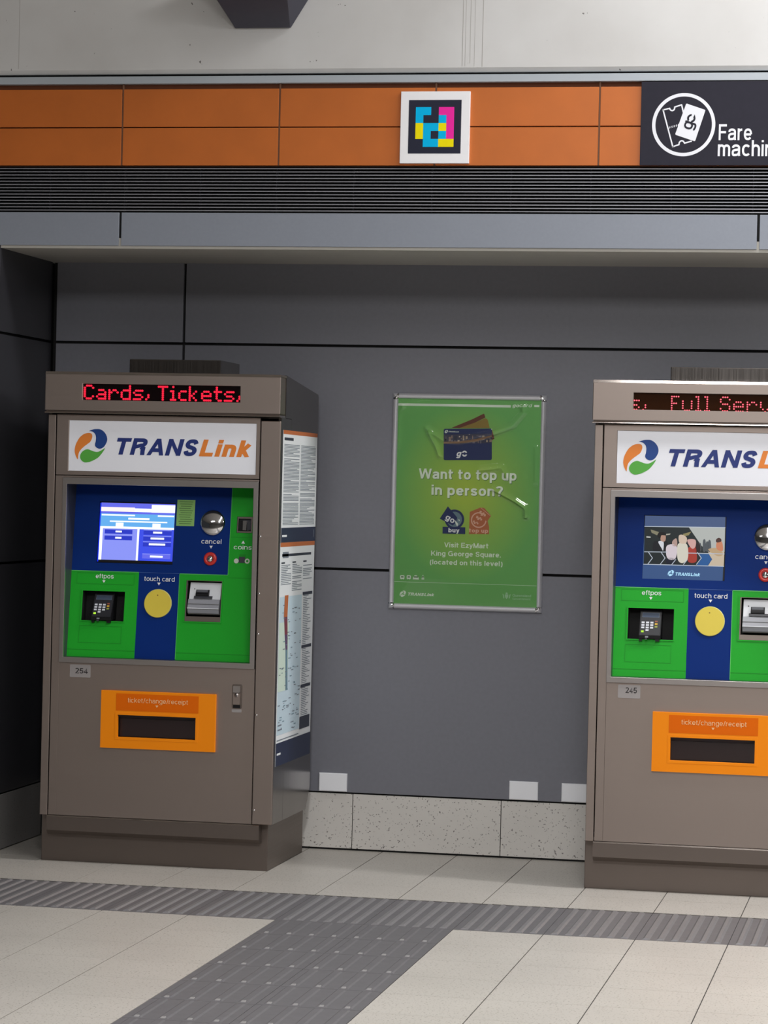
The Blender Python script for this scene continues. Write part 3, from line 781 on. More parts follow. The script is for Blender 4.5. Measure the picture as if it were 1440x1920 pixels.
    cp.disc(.8065, 1.2065, .0045, -.0028, GREEN_D)
    pan = B(cp, 'control_panel', warp=tilt)
    def PB(mb, name, label=None):
        o = B(mb, name, pan, warp=tilt)
        if label: o['label'] = label
        return o
    # screen
    mb = MB(); mb.box(sx0+.001, sx1-.001, .006, .0135, sz0+.001, sz1-.001, BLACK)
    base = len(mb.v)
    if right: screen_right(mb)
    else:
        screen_left(mb)
        mb.rect(sx0+.0012, .1975, sz0+.004, sz1-.006, -.0012, emis('screen_edge_glow', (20, 50, 235), 1.0))
    mb.v = mb.v[:base] + [(a, bb+.006, c) for a, bb, c in mb.v[base:]]
    PB(mb, 'screen', 'screen showing an advert with travellers' if right else 'lit blue screen with ticket options')
    # domed steel disc
    mb = MB(); cx, cz, rr = .6600, 1.3532, .0505
    mb.lathe(cx, cz, [(rr, .001), (rr, -.004)] + [(rr*math.cos(a*math.pi/20), -.004-.016*math.sin(a*math.pi/20)) for a in range(1, 11)], CHROME, 48)
    PB(mb, 'steel_dome', 'polished domed steel disc')
    # cancel button
    mb = MB(); mb.lathe(.6565, 1.2113, [(.0262, .001), (.0262, -.004), (.024, -.007), (.0135, -.008), (.0128, -.004)], RED, 36)
    bt = PB(mb, 'cancel_button', 'red ring push button with steel centre')
    mb = MB(); mb.lathe(.6565, 1.2113, [(.0128, -.003), (.0122, -.009), (.008, -.0115), (0, -.0125)], CHROME, 28); PB(mb, 'button_cap')
    # coin slot
    mb = MB(); mb.frame(.7575, .8185, 1.317, 1.379, .762, .814, 1.323, 1.372, .002, .012, STEEL2)
    mb.box(.762, .779, .012, .015, 1.325, 1.365, BLACK); mb.box(.781, .796, -.002, .014, 1.327, 1.364, CHROME); mb.box(.800, .812, .004, .014, 1.328, 1.360, CHAR)
    PB(mb, 'coin_slot')
    # touch disc
    mb = MB(); mb.lathe(.4537, 1.0305, [(.0562, 0), (.0562, -.004), (.054, -.0055)], YELLOW_E, 56); mb.disc(.4537, 1.0305, .054, -.0055, YELLOW, 56)
    mb.disc(.452, 1.0625, .0028, -.0059, mat('brown_dot', (140, 110, 40), .5), 12)
    PB(mb, 'touch_pad', 'round yellow touch pad')
    # payment terminal, tilted back in its recess
    mb = MB(); x0_, x1_, z0_, z1_ = .1885, .2705, .958, 1.0655
    pr = [(.050, z0_+.004), (-.016, z0_), (-.018, z0_+.012), (.016, z1_-.006), (.020, z1_), (.050, z1_)]
    mb.prism_x(pr, x0_, x1_, BLACK)
    sl = lambda z, d: -.018 + (z-(z0_+.012))/((z1_-.006)-(z0_+.012))*.034 + d
    def fq(xa, xb, za, zb, d, m): mb.add([(xa, sl(za, d), za), (xb, sl(za, d), za), (xb, sl(zb, d), zb), (xa, sl(zb, d), zb)], [(0, 1, 2, 3)], m)
    fq(x0_+.003, x1_-.003, z0_+.014, z1_-.008, -.0006, mat('terminal_face', (32, 33, 40), .45))
    fq(.1975, .2615, 1.0375, 1.0545, -.0012, mat('terminal_lcd', (92, 104, 122), .3)); fq(.199, .2600, 1.0385, 1.0535, -.0015, mat('terminal_lcd_face', (68, 80, 100), .2))
    KEY = mat('white_keys', (212, 214, 222), .5)
    for r_, z in enumerate((1.0185, 1.0090, .9995)):
        for xk in (.2015, .2185, .2350): fq(xk-.0058, xk+.0058, z-.0032, z+.0032, -.002, KEY)
    fq(.2127, .2243, .9872, .9936, -.002, KEY)
    fq(.2465, .2565, 1.0105, 1.0165, -.002, mat('amber_key', (214, 170, 50), .5)); fq(.2465, .2565, 1.0005, 1.0065, -.002, mat('olive_key', (150, 160, 70), .5)); fq(.2465, .2565, 1.0205, 1.0255, -.002, mat('rust_key', (150, 84, 60), .5))
    fq(.196, .206, .9815, .9885, -.002, emis('green_key_light', (190, 245, 70), 1.0))
    fq(.2125, .2245, .962, .968, -.002, mat('terminal_mark', (120, 124, 130), .4))
    mb.box(.212, .220, -.019, -.010, z0_-.004, z0_+.002, CHAR); mb.box(.189, .200, -.012, .02, z0_-.010, z0_+.002, BLACK); mb.box(.250, .266, -.012, .02, z0_-.010, z0_+.002, BLACK)
    PB(mb, 'payment_terminal', 'black card terminal with white keys')
    # ticket reader in its steel recess
    mb = MB()
    mb.frame(.5655, .710, .965, 1.125, .5700, .7085, .9840, 1.123, -.001, .012, STEEL2)
    mb.add([(.5775, .0188, 1.1165), (.7035, .0188, 1.1165), (.7035, .0048, 1.0520), (.5775, .0048, 1.0520)], [(3, 2, 1, 0)], PALEW)
    mb.prism_x([(.006, 1.052), (-.004, 1.050), (-.008, 1.021), (-.012, 1.017), (-.012, 1.013), (-.004, .998), (.01, .9925), (.045, .9925), (.045, 1.1165), (.020, 1.1165)], .5775, .7035, GREYP)
    mb.prism_x([(.004, 1.0515), (-.0125, 1.0165), (-.0125, 1.0135), (.004, .9925)], .5773, .7037, GREYD)
    mb.prism_x([(.0035, 1.0525), (-.0045, 1.0505), (-.0132, 1.0195), (-.0132, 1.0155), (.0035, 1.014)], .5771, .7039, GREYP)
    mb.box(.5771, .7039, -.0145, -.012, 1.0155, 1.0185, PALEW)
    mb.box(.5770, .7040, -.0118, -.0085, 1.0330, 1.0345, GREYD)
    mb.prism_x([(.020, 1.089), (.004, 1.089), (-.006, 1.072), (-.006, 1.066), (.010, 1.058), (.020, 1.058)], .606, .658, BLACK)
    mb.prism_x([(.02, 1.066), (-.002, 1.064), (-.004, 1.056), (.02, 1.056)], .599, .672, CHAR)
    mb.box(.610, .654, -.0015, .004, 1.078, 1.0885, mat('slot_bezel_grey', (92, 94, 102), .35))
    mb.disc(.5965, 1.0915, .0022, .0125, BLACK, 10)
    PB(mb, 'ticket_reader', 'white and grey ticket reader with black slot')
    if not right:
        mb = MB(); mb.box(.510, .583, -.0006, 0, 1.3372, 1.440, STICK_G)
        for k in range(11):
            z = 1.4325 - k*.0086; a_ = .003*((k*7) % 3)
            mb.rect(.519+a_, .575-.003*((k*5) % 4), z-.0016, z+.0016, -.0009, STICK_T)
        PB(mb, 'sticker', 'small pale green notice sticker')
    # --- number plate on the service door
    mb = MB()
    mb.plate(rrect(.119, .2035, .7325, .7825, .004), -.7722, -.771, PLATE)
    if right: mb.text('245', .1465, .1905, .7520, .0215, -.7727, mat('stamped_ink', (38, 34, 36), .5), wt=0.156)
    else: mb.text('254', .1400, .1930, .7480, .0210, -.7727, mat('stamped_ink', (38, 34, 36), .5), wt=0.156)
    B(mb, 'number_plate', door)
    # --- lock
    mb = MB(); mb.plate(rrect(.7795, .8195, .634, .7285, .006), -.7735, -.771, STEEL2)
    mb.plate(rrect(.7855, .8130, .6965, .7225, .003), -.782, -.7735, BEZ)
    mb.plate(rrect(.7855, .8130, .650, .694, .003), -.779, -.7735, STEEL)
    mb.lathe(.7985, .6865, [(.0085, -.779), (.0082, -.7815), (0, -.782)], BEZ, 20)
    mb.box(.7968, .8002, -.7826, -.7815, .6805, .6925, BLACK); mb.box(.785, .8135, -.7742, -.7735, .6365, .648, BLACK)
    mb.plate(rrect(.780, .818, .6195, .6315, .002), -.7725, -.771, PLATE)
    B(mb, 'lock', door)
    # --- orange dispenser with recessed tray
    mb = MB(); mb.frame(.2535, .7175, .4615, .6865, .3225, .6385, .5055, .5925, -.785, -.771, ORANGE)
    mb.frame(.312, .649, .495, .603, .3225, .6385, .5055, .5925, -.7858, -.785, ORANGE)
    mb.rect(.3155, .6495, .6095, .6765, -.7856, ORANGE_L)
    mb.text('ticket/change/receipt', .3625, .6065, .6425, .0185, -.7862, mat('pale_orange_print', (246, 196, 140), .5), wt=0.11)
    tri(mb, .4815, .6300, .0095, -.7862, MATS['pale_orange_print'])
    ds = B(mb, 'dispenser', bev=.002)
    mb = MB()
    mb.frame(.3185, .6425, .5015, .5965, .3225, .6385, .5055, .5925, -.771, -.69, BLACK)
    mb.box(.3185, .6425, -.69, -.686, .5015, .5965, BLACK)
    mb.add([(.3225, -.783, .5925), (.6385, -.783, .5925), (.6385, -.758, .578), (.3225, -.758, .578)], [(0, 1, 2, 3)], CHAR)
    mb.add([(.3225, -.757, .507), (.6385, -.757, .507), (.6385, -.756, .577), (.3225, -.756, .577)], [(0, 1, 2, 3)], mat('smoked_flap', (44, 32, 34), .2))
    B(mb, 'tray', ds)
    # --- notices on the right-hand flank
    ORS = mat('notice_orange', (196, 110, 62), .5); NVS = mat('notice_navy', (34, 44, 72), .4); PAP = mat('notice_paper', (244, 247, 250), .45)
    INK = mat('notice_ink', (124, 132, 144), .5); INK2 = mat('notice_dark_ink', (52, 58, 72), .5)
    X = .9516
    def fl(mb, ya, yb, za, zb, k, m):
        xx = X + k*.0004
        mb.add([(xx, ya, za), (xx, yb, za), (xx, yb, zb), (xx, ya, zb)], [(0, 1, 2, 3)], m)
    rnd = random.Random(3)
    mb = MB(); mb.box(.951, X, -.735, -.132, 1.2835, 1.7225, PAP)
    fl(mb, -.735, -.132, 1.707, 1.7225, 1, ORS); fl(mb, -.735, -.132, 1.2835, 1.3409, 1, NVS)
    fl(mb, -.715, -.56, 1.683, 1.694, 1, INK2)
    for ca, cb in ((-.715, -.450), (-.425, -.160)):
        z = 1.668
        while z > 1.352:
            if rnd.random() > .07: fl(mb, ca, cb - (0 if rnd.random() > .3 else rnd.random()*.17), z-.0026, z, 1, INK)
            z -= .0056
    fl(mb, -.72, -.64, 1.305, 1.313, 2, PAP); fl(mb, -.17, -.16, 1.30, 1.33, 2, INK)
    B(mb, 'notice', bev=0)
    mb = MB(); mb.box(.951, X, -.742, -.140, .410, 1.283, PAP)
    fl(mb, -.742, -.140, 1.266, 1.283, 1, ORS); fl(mb, -.742, -.140, .410, .500, 1, NVS)
    fl(mb, -.71, -.20, 1.228, 1.238, 1, INK2); fl(mb, -.70, -.60, 1.222, 1.246, 1, INK)
    for ca, cb, ze in ((-.72, -.55, 1.12), (-.53, -.36, 1.09), (-.34, -.18, 1.13)):
        z = 1.195; fl(mb, ca, ca+.06, 1.200, 1.206, 1, INK2)
        while z > ze:
            if rnd.random() > .12: fl(mb, ca, cb - (0 if rnd.random() > .4 else rnd.random()*.1), z-.003, z, 1, INK)
            z -= .0068
    MAPB = mat('map_pale_blue', (206, 226, 238), .5); MAPG = mat('map_pale_green', (218, 236, 222), .5); MAPT = mat('map_teal', (110, 142, 158), .5)
    fl(mb, -.735, -.35, .53, 1.07, 1, MAPB); fl(mb, -.735, -.57, .70, .97, 2, MAPG)
    def strip(P_, k, m): mb.add([(X+k*.0004, a, b_) for a, b_ in P_], [tuple(range(len(P_)))], m)
    strip([(-.66, .99), (-.60, .99), (-.59, 1.075), (-.65, 1.075)], 3, ORS)
    strip([(-.64, .92), (-.59, .92), (-.60, .99), (-.655, .99)], 3, mat('map_maroon', (128, 62, 76), .5))
    strip([(-.62, .86), (-.585, .86), (-.59, .92), (-.64, .92)], 3, mat('map_purple', (98, 74, 110), .5))
    strip([(-.605, .70), (-.57, .70), (-.585, .86), (-.62, .86)], 3, MAPT)
    for k in range(90):
        ya = -.73 + rnd.random()*.36; za = .54 + rnd.random()*.5
        fl(mb, ya, ya+.012+rnd.random()*.03, za, za+.003, 4, INK if k % 3 else MAPT)
    z = 1.065
    while z > .545:
        fl(mb, -.325, -.325+.06+rnd.random()*.09, z-.003, z, 1, INK); z -= .0072
    for z in (1.075, .86, .70): fl(mb, -.34, -.165, z-.008, z+.004, 3, INK2)
    fl(mb, -.345, -.165, .525, .575, 3, INK2); fl(mb, -.72, -.66, .565, .571, 3, INK); fl(mb, -.72, -.65, .548, .553, 3, INK)
    fl(mb, -.73, -.36, .508, .512, 3, INK)
    fl(mb, -.725, -.66, .452, .460, 2, PAP)
    B(mb, 'notice', bev=0)
    return t

ML = -1.5592
make_machine(ML, 'steel ticket machine at the left, display reading Cards, Tickets, with a glowing blue screen', False)
make_machine(ML+2.1649, 'steel ticket machine at the right edge, display reading Full Serv, travellers pictured on screen', True)

# ================================================================== POSTER
ps = thing('poster_frame', (0, 0, 1.4548), 'green framed poster asking about topping up in person, on the grey wall', 'poster')
po = (0, 0, 1.4548)
def pz(X, Y): return (-0.40162 + 0.00055462*X + 0.000013285*Y, 1.931642 + 0.000013364*X - 0.00054717*Y)
PX0, PX1, PZ0, PZ1 = -.3193, .3193, 1.0098, 1.8998
mb = MB()
prof = [(0.000, 0.0), (0.000, -.008), (.004, -.015), (.010, -.018), (.017, -.016), (.0215, -.009), (.0225, -.004)]
def rail(mb, a0, b0, a1, b1, inx, inz):
    vs = []
    for d, y in prof: vs.append((a0+inx[0]*d, y, b0+inz[0]*d))
    for d, y in prof: vs.append((a1+inx[1]*d, y, b1+inz[1]*d))
    n_ = len(prof)
    mb.add(vs, [(k, k+1, n_+k+1, n_+k) for k in range(n_-1)], ALU, True)
rail(mb, PX0, PZ0, PX0, PZ1, (1, 1), (1, -1)); rail(mb, PX1, PZ1, PX1, PZ0, (-1, -1), (-1, 1))
rail(mb, PX0, PZ1, PX1, PZ1, (1, -1), (-1, -1)); rail(mb, PX1, PZ0, PX0, PZ0, (-1, 1), (1, 1))
mb.build('frame', ps, po)
for sx in (-1, 1):
    for sz in (-1, 1):
        cx = PX0 if sx < 0 else PX1; cz = PZ0 if sz < 0 else PZ1
        mb = MB(); r_ = .026; rows = []
        for k in range(7):
            a = R(90*k/6)
            # quarter torus: centre of the bend set in from the corner
            ccx, ccz = cx - sx*r_, cz - sz*r_
            rows.append([(ccx + sx*math.cos(a)*(r_-d+.0006), y-.0008, ccz + sz*math.sin(a)*(r_-d+.0006)) for d, y in prof])
        n_ = len(prof); vs = [v for rr in rows for v in rr]
        fs = [(i*n_+j, i*n_+j+1, (i+1)*n_+j+1, (i+1)*n_+j) for i in range(6) for j in range(n_-1)]
        mb.add(vs, fs, CHROME, True)
        mb.build('corner_cap', ps, po)['label'] = 'chrome corner cap'
# printed sheet
pm = bpy.data.materials.new('poster_green_print'); pm.use_nodes = True; nt = pm.node_tree; Lk = nt.links.new
b = nt.nodes['Principled BSDF']; b.inputs['Roughness'].default_value = .5
tc = nt.nodes.new('ShaderNodeTexCoord'); mp = nt.nodes.new('ShaderNodeMapping'); mp.inputs['Location'].default_value = (0.02, 0, -.10); mp.inputs['Scale'].default_value = (3.3, 1, 2.7)
gr = nt.nodes.new('ShaderNodeTexGradient'); gr.gradient_type = 'SPHERICAL'
rp = nt.nodes.new('ShaderNodeValToRGB')
rp.color_ramp.elements[0].position = 0.0; rp.color_ramp.elements[0].color = lin((114, 184, 100))
rp.color_ramp.elements[1].position = 0.9; rp.color_ramp.elements[1].color = lin((176, 202, 74))
Lk(tc.outputs['Object'], mp.inputs['Vector']); Lk(mp.outputs['Vector'], gr.inputs['Vector']); Lk(gr.outputs['Fac'], rp.inputs['Fac']); Lk(rp.outputs['Color'], b.inputs['Base Color'])
P_W = mat('poster_white', (250, 252, 250), .5); P_P = mat('poster_pale', (238, 247, 234), .5); P_N = mat('poster_navy', (22, 44, 100), .5)
P_O = mat('poster_tan', (188, 112, 68), .5); P_OP = mat('poster_peach', (228, 186, 160), .5); P_S = mat('poster_shade', (70, 112, 56), .5)
mb = MB(); Y0 = -.0045
mb.box(PX0+.012, PX1-.012, Y0, -.001, PZ0+.012, PZ1-.012, pm)
def pr(P_, k, m): mb.poly([pz(*p) for p in P_], Y0-.0004*k, m)
def ptx(s, X0, X1, Yb, caps, k, m, **kw):
    xa, zb = pz(X0, Yb); xb, zb2 = pz(X1, Yb)
    mb.text(s, xa, xb, (zb+zb2)/2-.0, caps*.00055, Y0-.0004*k, m, **kw)
x_, z_ = pz(640, 160)
mb.rect(PX0+.022, pz(1030, 165)[0], z_-.005, z_+.005, Y0-.0004, P_P)
ptx('go', 1040, 1092, 176, 26, 1, P_P, wt=0.180, shear=.2); ptx('card', 1094, 1190, 176, 26, 1, P_P, wt=0.120, shear=.2)
mb.rect(pz(1204, 168)[0], pz(1242, 168)[0], pz(1220, 176)[1], pz(1220, 160)[1], Y0-.0004, P_P)
pr([(585, 328), (740, 265), (825, 224), (832, 226), (840, 252), (760, 290), (650, 330)], 1, mat('card_brown', (110, 56, 36), .5))
pr([(640, 331), (760, 290), (842, 256), (858, 270), (872, 331)], 2, mat('card_gold', (150, 126, 50), .5))
pr([(860, 335), (888, 340), (908, 410), (885, 426)], 1, MATS['card_brown'])
cs = [pz(527+a*361, 335+b_*235) for a, b_ in [(.02, 0), (.98, 0), (1, .03), (1, .97), (.98, 1), (.02, 1), (0, .97), (0, .03)]]
mb.poly(cs, Y0-.0012, P_N)
pr([(527, 378), (888, 372), (888, 445), (527, 448)], 4, mat('card_photo', (58, 60, 84), .5))
rr_ = random.Random(5)
for k in range(34):
    X_ = 535 + rr_.random()*335; Y_ = 382 + rr_.random()*40; ww = 6+rr_.random()*16; hh = 8+rr_.random()*26
    cc = [(118, 112, 124), (150, 128, 116), (40, 44, 70), (176, 160, 140), (88, 82, 96)][k % 5]
    pr([(X_, Y_), (X_+ww, Y_), (X_+ww, min(446, Y_+hh)), (X_, min(446, Y_+hh))], 5, mat('card_photo_%d' % (k % 5), cc, .5))
pr([(527, 432), (640, 430), (760, 415), (888, 385), (888, 396), (770, 432), (640, 446), (527, 446)], 6, mat('card_sand', (166, 128, 92), .5))
c_ = pz(547, 356); swirl(mb, c_[0], c_[1], .0068, Y0-.002, P_P, P_P, P_P); ptx('TRANSLink', 562, 642, 362, 10, 5, P_P, wt=0.180, shear=.2)
ptx('g', 620, 662, 543, 46, 5, P_W, wt=0.204, shear=.22)
c_ = pz(684, 522); 
for a0 in (0, 180):
    pts = [(c_[0]+.0112*math.cos(R(a0+a))*(1), c_[1]+.0125*math.sin(R(a0+a))) for a in range(20, 165, 18)] + [(c_[0]+.0052*math.cos(R(a0+a)), c_[1]+.0062*math.sin(R(a0+a))) for a in range(150, 10, -18)]
    mb.poly(pts, Y0-.002, P_W)
for dx, dy, m_, k in ((3, 4, P_S, 1), (0, 0, P_P, 2)):
    ptx('Want to top up', 338+dx, 1072+dx, 717+dy, 76, k, m_, wt=0.186)
    ptx('in person?', 434+dx, 970+dx, 837+dy, 76, k, m_, wt=0.186)
# buy badge
ic = lambda X, Y: (-0.1456559 + 0.00020027*X + 0.0000048*Y, 1.477777 + 0.00000507*X - 0.00019756*Y)
def ip(P_, k, m): mb.poly([ic(*p) for p in P_], Y0-.0004*k, m)
c_ = ic(460, 485); mb.disc(c_[0], c_[1], .0405, Y0-.0004, P_N); mb.disc(c_[0], c_[1], .0315, Y0-.0008, mat('badge_grey', (112, 140, 150), .5))
ip([(325, 215), (520, 450), (490, 560), (425, 612), (155, 470)], 3, P_N)
ip([(215, 640), (687, 650), (685, 792), (213, 780)], 4, P_N)
xa, za = ic(262, 470); mb.text('go', xa, xa+.040, za, .024, Y0-.002, P_W, wt=0.180, rot=R(-30))
ip([(470, 500), (540, 580), (520, 640), (480, 560)], 5, P_P); ip([(540, 480), (575, 500), (560, 530)], 5, P_P)
xa, za = ic(335, 755); xb, _ = ic(565, 760); mb.text('buy', xa, xb, za, .0182, Y0-.002, P_W, wt=0.210)
# top up badge
ip([(780, 330), (1000, 240), (1080, 250), (1220, 410), (1150, 520), (1180, 640), (1180, 792), (760, 792), (770, 560)], 1, P_O)
c_ = ic(965, 500); mb.ring(c_[0], c_[1], .0275, .0325, Y0-.0009, P_OP, 40)
ip([(960, 300), (1010, 245), (1205, 410), (1130, 520), (1010, 480)], 3, P_O)
mb.line([ic(1010, 245), ic(1205, 410)], .0018, Y0-.0017, P_OP)
for X_, Y_, hh in ((1010, 420, .019), (940, 505, .016), (870, 585, .013)):
    xa, za = ic(X_, Y_); mb.text('$', xa, xa+hh*.75, za, hh, Y0-.0018, P_OP, wt=0.180, rot=R(30))
    xa, za = ic(X_+62, Y_+10); mb.text('$', xa, xa+hh*.6, za, hh*.8, Y0-.0018, P_OP, wt=0.180, rot=R(30))
xa, za = ic(762, 757); xb, _ = ic(1160, 765); mb.text('top up', xa, xb, za, .0172, Y0-.002, P_OP, wt=0.210)
# address lines
ptx('Visit EzyMart', 530, 862, 1229, 37, 1, P_P, wt=0.168)
ptx('King George Square.', 431, 955, 1294, 37, 1, P_P, wt=0.168)
ptx('(located on this level)', 422, 968, 1360, 37, 1, P_P, wt=0.168)
# vehicle pictograms
for k, X_ in enumerate((197, 247, 293, 356)):
    wd = (34, 32, 48, 28)[k]
    xa, za = pz(X_, 1468); xb, zt = pz(X_+wd, 1438)
    if k == 2:
        mb.poly([(xa, za), (xb, za), (xb-.002, zt-.008), (xb-.010, zt), (xa+.008, zt), (xa+.001, zt-.008)], Y0-.0004, P_P)
    elif k == 3:
        mb.poly([(xa, za+.004), (xb, za+.004), (xb-.003, za), (xa+.003, za)], Y0-.0004, P_P); mb.rect(xa+.003, xb-.003, za+.005, zt-.004, Y0-.0004, P_P); mb.rect(xa+.006, xb-.006, zt-.004, zt+.002, Y0-.0004, P_P)
    else:
        mb.poly(rrect(xa, xb, za+.002, zt, .003), Y0-.0004, P_P)
    mb.rect(xa+.004, xb-.004, zt-.009, zt-.004, Y0-.0008, P_S)
    for q_ in (.25, .75): mb.disc(xa+(xb-xa)*q_, za+.002, .0022, Y0-.0008, P_P, 12)
a_, b2 = pz(160, 1490), pz(1215, 1506); mb.rect(PX0+.022, PX1-.024, (a_[1]+b2[1])/2-.0006, (a_[1]+b2[1])/2+.0006, Y0-.0004, P_P)
c_ = pz(218, 1577); swirl(mb, c_[0], c_[1], .0132, Y0-.0004, P_P, P_P, P_P)
xa, za = pz(257, 1590); xb, _ = pz(455, 1590); translink(mb, xa, xb, za, .0125, Y0-.0004, P_P, P_P)
# state emblem: shield with two supporters, and the department lines
P_E = mat('poster_emblem', (176, 216, 176), .5)
cx_, cz_ = pz(998, 1590)
mb.poly([(cx_-.007, cz_+.007), (cx_+.007, cz_+.007), (cx_+.007, cz_-.003), (cx_, cz_-.012), (cx_-.007, cz_-.003)], Y0-.0004, P_E)
mb.poly([(cx_-.005, cz_+.008), (cx_+.005, cz_+.008), (cx_+.003, cz_+.015), (cx_-.003, cz_+.015)], Y0-.0004, P_E)
for s_ in (-1, 1): mb.poly([(cx_+s_*.009, cz_-.009), (cx_+s_*.013, cz_-.009), (cx_+s_*.017, cz_+.010), (cx_+s_*.012, cz_+.006)], Y0-.0004, P_E)
ptx('Queensland', 1042, 1180, 1594, 18, 1, P_E, wt=0.162); ptx('Government', 1042, 1176, 1618, 16, 1, P_E)
mb.build('printed_sheet', ps, po)['label'] = 'green printed sheet with pale lettering'
# clear cover sheet, slightly rippled
cm = bpy.data.materials.new('clear_plastic'); cm.use_nodes = True; nt = cm.node_tree; Lk = nt.links.new
for n_ in list(nt.nodes): nt.nodes.remove(n_)
out = nt.nodes.new('ShaderNodeOutputMaterial'); ms = nt.nodes.new('ShaderNodeMixShader'); tr = nt.nodes.new('ShaderNodeBsdfTransparent')
gl = nt.nodes.new('ShaderNodeBsdfGlossy'); gl.inputs['Roughness'].default_value = .03; fr = nt.nodes.new('ShaderNodeFresnel'); fr.inputs['IOR'].default_value = 1.55
Lk(fr.outputs[0], ms.inputs[0]); Lk(tr.outputs[0], ms.inputs[1]); Lk(gl.outputs[0], ms.inputs[2]); Lk(ms.outputs[0], out.inputs[0])
mb = MB(); NX, NZ = 150, 212; vs = []; fs = []
CREASE = [([(186, 470), (186, 300), (195, 200), (225, 162)], .0056, .008), ([(420, 365), (470, 450), (497, 530)], .0060, .009),
          ([(405, 325), (520, 410), (640, 425), (880, 375), (1040, 315), (1130, 215), (1125, 175)], .0050, .010), ([(200, 140), (400, 120), (620, 150), (900, 130), (1120, 160)], .0042, .009),
          ([(910, 790), (1060, 870), (1140, 925), (1143, 990)], .0066, .010), ([(800, 640), (960, 620), (1010, 700)], .0040, .011), ([(1225, 480), (1222, 740)], .0050, .010)]
CREASE = [([pz(*p) for p in P_], a, w_) for P_, a, w_ in CREASE]
def seg_d(px, pz_, A, B_):
    dx, dz = B_[0]-A[0], B_[1]-A[1]; t = max(0, min(1, ((px-A[0])*dx+(pz_-A[1])*dz)/(dx*dx+dz*dz)))
    return math.hypot(px-A[0]-t*dx, pz_-A[1]-t*dz)
for j in range(NZ+1):
    for i in range(NX+1):
        u = i/NX; v = j/NZ
        x_ = PX0+.020+(PX1-PX0-.040)*u; z_ = PZ0+.020+(PZ1-PZ0-.040)*v
        e = min(1, 8*min(u, 1-u, v, 1-v))
        y_ = -.0085 - e*(.0012 + .0020*math.sin(4.2*u+2.6*v+.4) * math.sin(3.1*v-1.7*u+.8) + .0008*math.sin(7*v+3*u))
        for P_, a, w_ in CREASE:
            d = min(seg_d(x_, z_, P_[q], P_[q+1]) for q in range(len(P_)-1))
            if d < 4*w_: y_ -= min(1, 20*min(u, 1-u, v, 1-v))*a*math.exp(-(d/w_)**2)
        vs.append((x_, min(y_, -.0076), z_))
for j in range(NZ):
    for i in range(NX):
        k = j*(NX+1)+i; fs.append((k, k+1, k+NX+2, k+NX+1))
mb.add(vs, fs, cm, True)
mb.build('cover_sheet', ps, po)['label'] = 'clear glossy plastic cover sheet'

# ================================================================== WALL COVER PLATES
CPW = mat('white_cover_plate', (246, 247, 252), .4)
def cover(x, z, label):
    mb = MB()
    vs = [(0, 0, 0), (.1190, 0, 0), (.1190, 0, .0757), (0, 0, .0757), (0, -.006, 0), (.1190, -.006, 0), (.1190, -.006, .0757), (0, -.006, .0757),
          (.003, -.0095, .003), (.116, -.0095, .003), (.116, -.0095, .0727), (.003, -.0095, .0727)]
    mb.add(vs, [(0, 4, 5, 1), (1, 5, 6, 2), (2, 6, 7, 3), (3, 7, 4, 0), (4, 8, 9, 5), (5, 9, 10, 6), (6, 10, 11, 7), (7, 11, 8, 4), (8, 11, 10, 9), (0, 1, 2, 3)], CPW)
    me_o = mb.build('cover_plate'); me_o.location = (x, 0, z)
    me = me_o.data; bm_ = bmesh.new(); bm_.from_mesh(me); bmesh.ops.recalc_face_normals(bm_, faces=bm_.faces); bm_.to_mesh(me); bm_.free()
    return tag(me_o, label, 'cover plate', 'blank cover plates at the foot of the back wall')
cp0 = cover(-.5953, .2433, 'blank white cover plate on the wall beside the left ticket machine')
for x_, lb in ((.2034, 'blank white cover plate under the right side of the green poster'), (.4190, 'blank white cover plate partly hidden by the right ticket machine')):
    c = cp0.copy(); COL.objects.link(c); c.location = (x_, 0, .2433); c['label'] = lb

# ================================================================== COLOUR CODE SIGN
nv = thing('code_sign', (-.0455, FY, 2.902), 'square white sign with a blocky cyan, magenta and yellow code on the orange cladding', 'sign')
no = (-.0455, FY, 2.902)
mb = MB(); mb.box(-.1812, .0898, FY-.014, FY, 2.7635, 3.0410, mat('sign_board_white', (250, 250, 254), .5, spec=.2)); mb.build('board', nv, no, .001)
mb = MB(); ND = mat('code_charcoal', (46, 48, 64), .5, spec=.12); NC = mat('code_cyan', (0, 190, 246), .5, spec=.12); NM = mat('code_magenta', (248, 48, 170), .5, spec=.12); NY = mat('code_yellow', (252, 236, 10), .5, spec=.12)
ya = FY-.0146
mb.rect(-.1492, .0572, 2.8010, 3.0078, ya, ND)
GRID = ['CC.MM', 'C..CM', 'YCCYM', 'YC.CM', '.CCYY']
cw = .1506/5; gx, gz = -.1215, 2.9802
for r_, row in enumerate(GRID):
    for c_, ch in enumerate(row):
        if ch != '.':
            mb.rect(gx+c_*cw, gx+(c_+1)*cw+.0001, gz-(r_+1)*.0307-.0001, gz-r_*.0307, ya-.0005, {'C': NC, 'M': NM, 'Y': NY}[ch])
mb.build('code_print', nv, no)['label'] = 'coloured square blocks on charcoal'

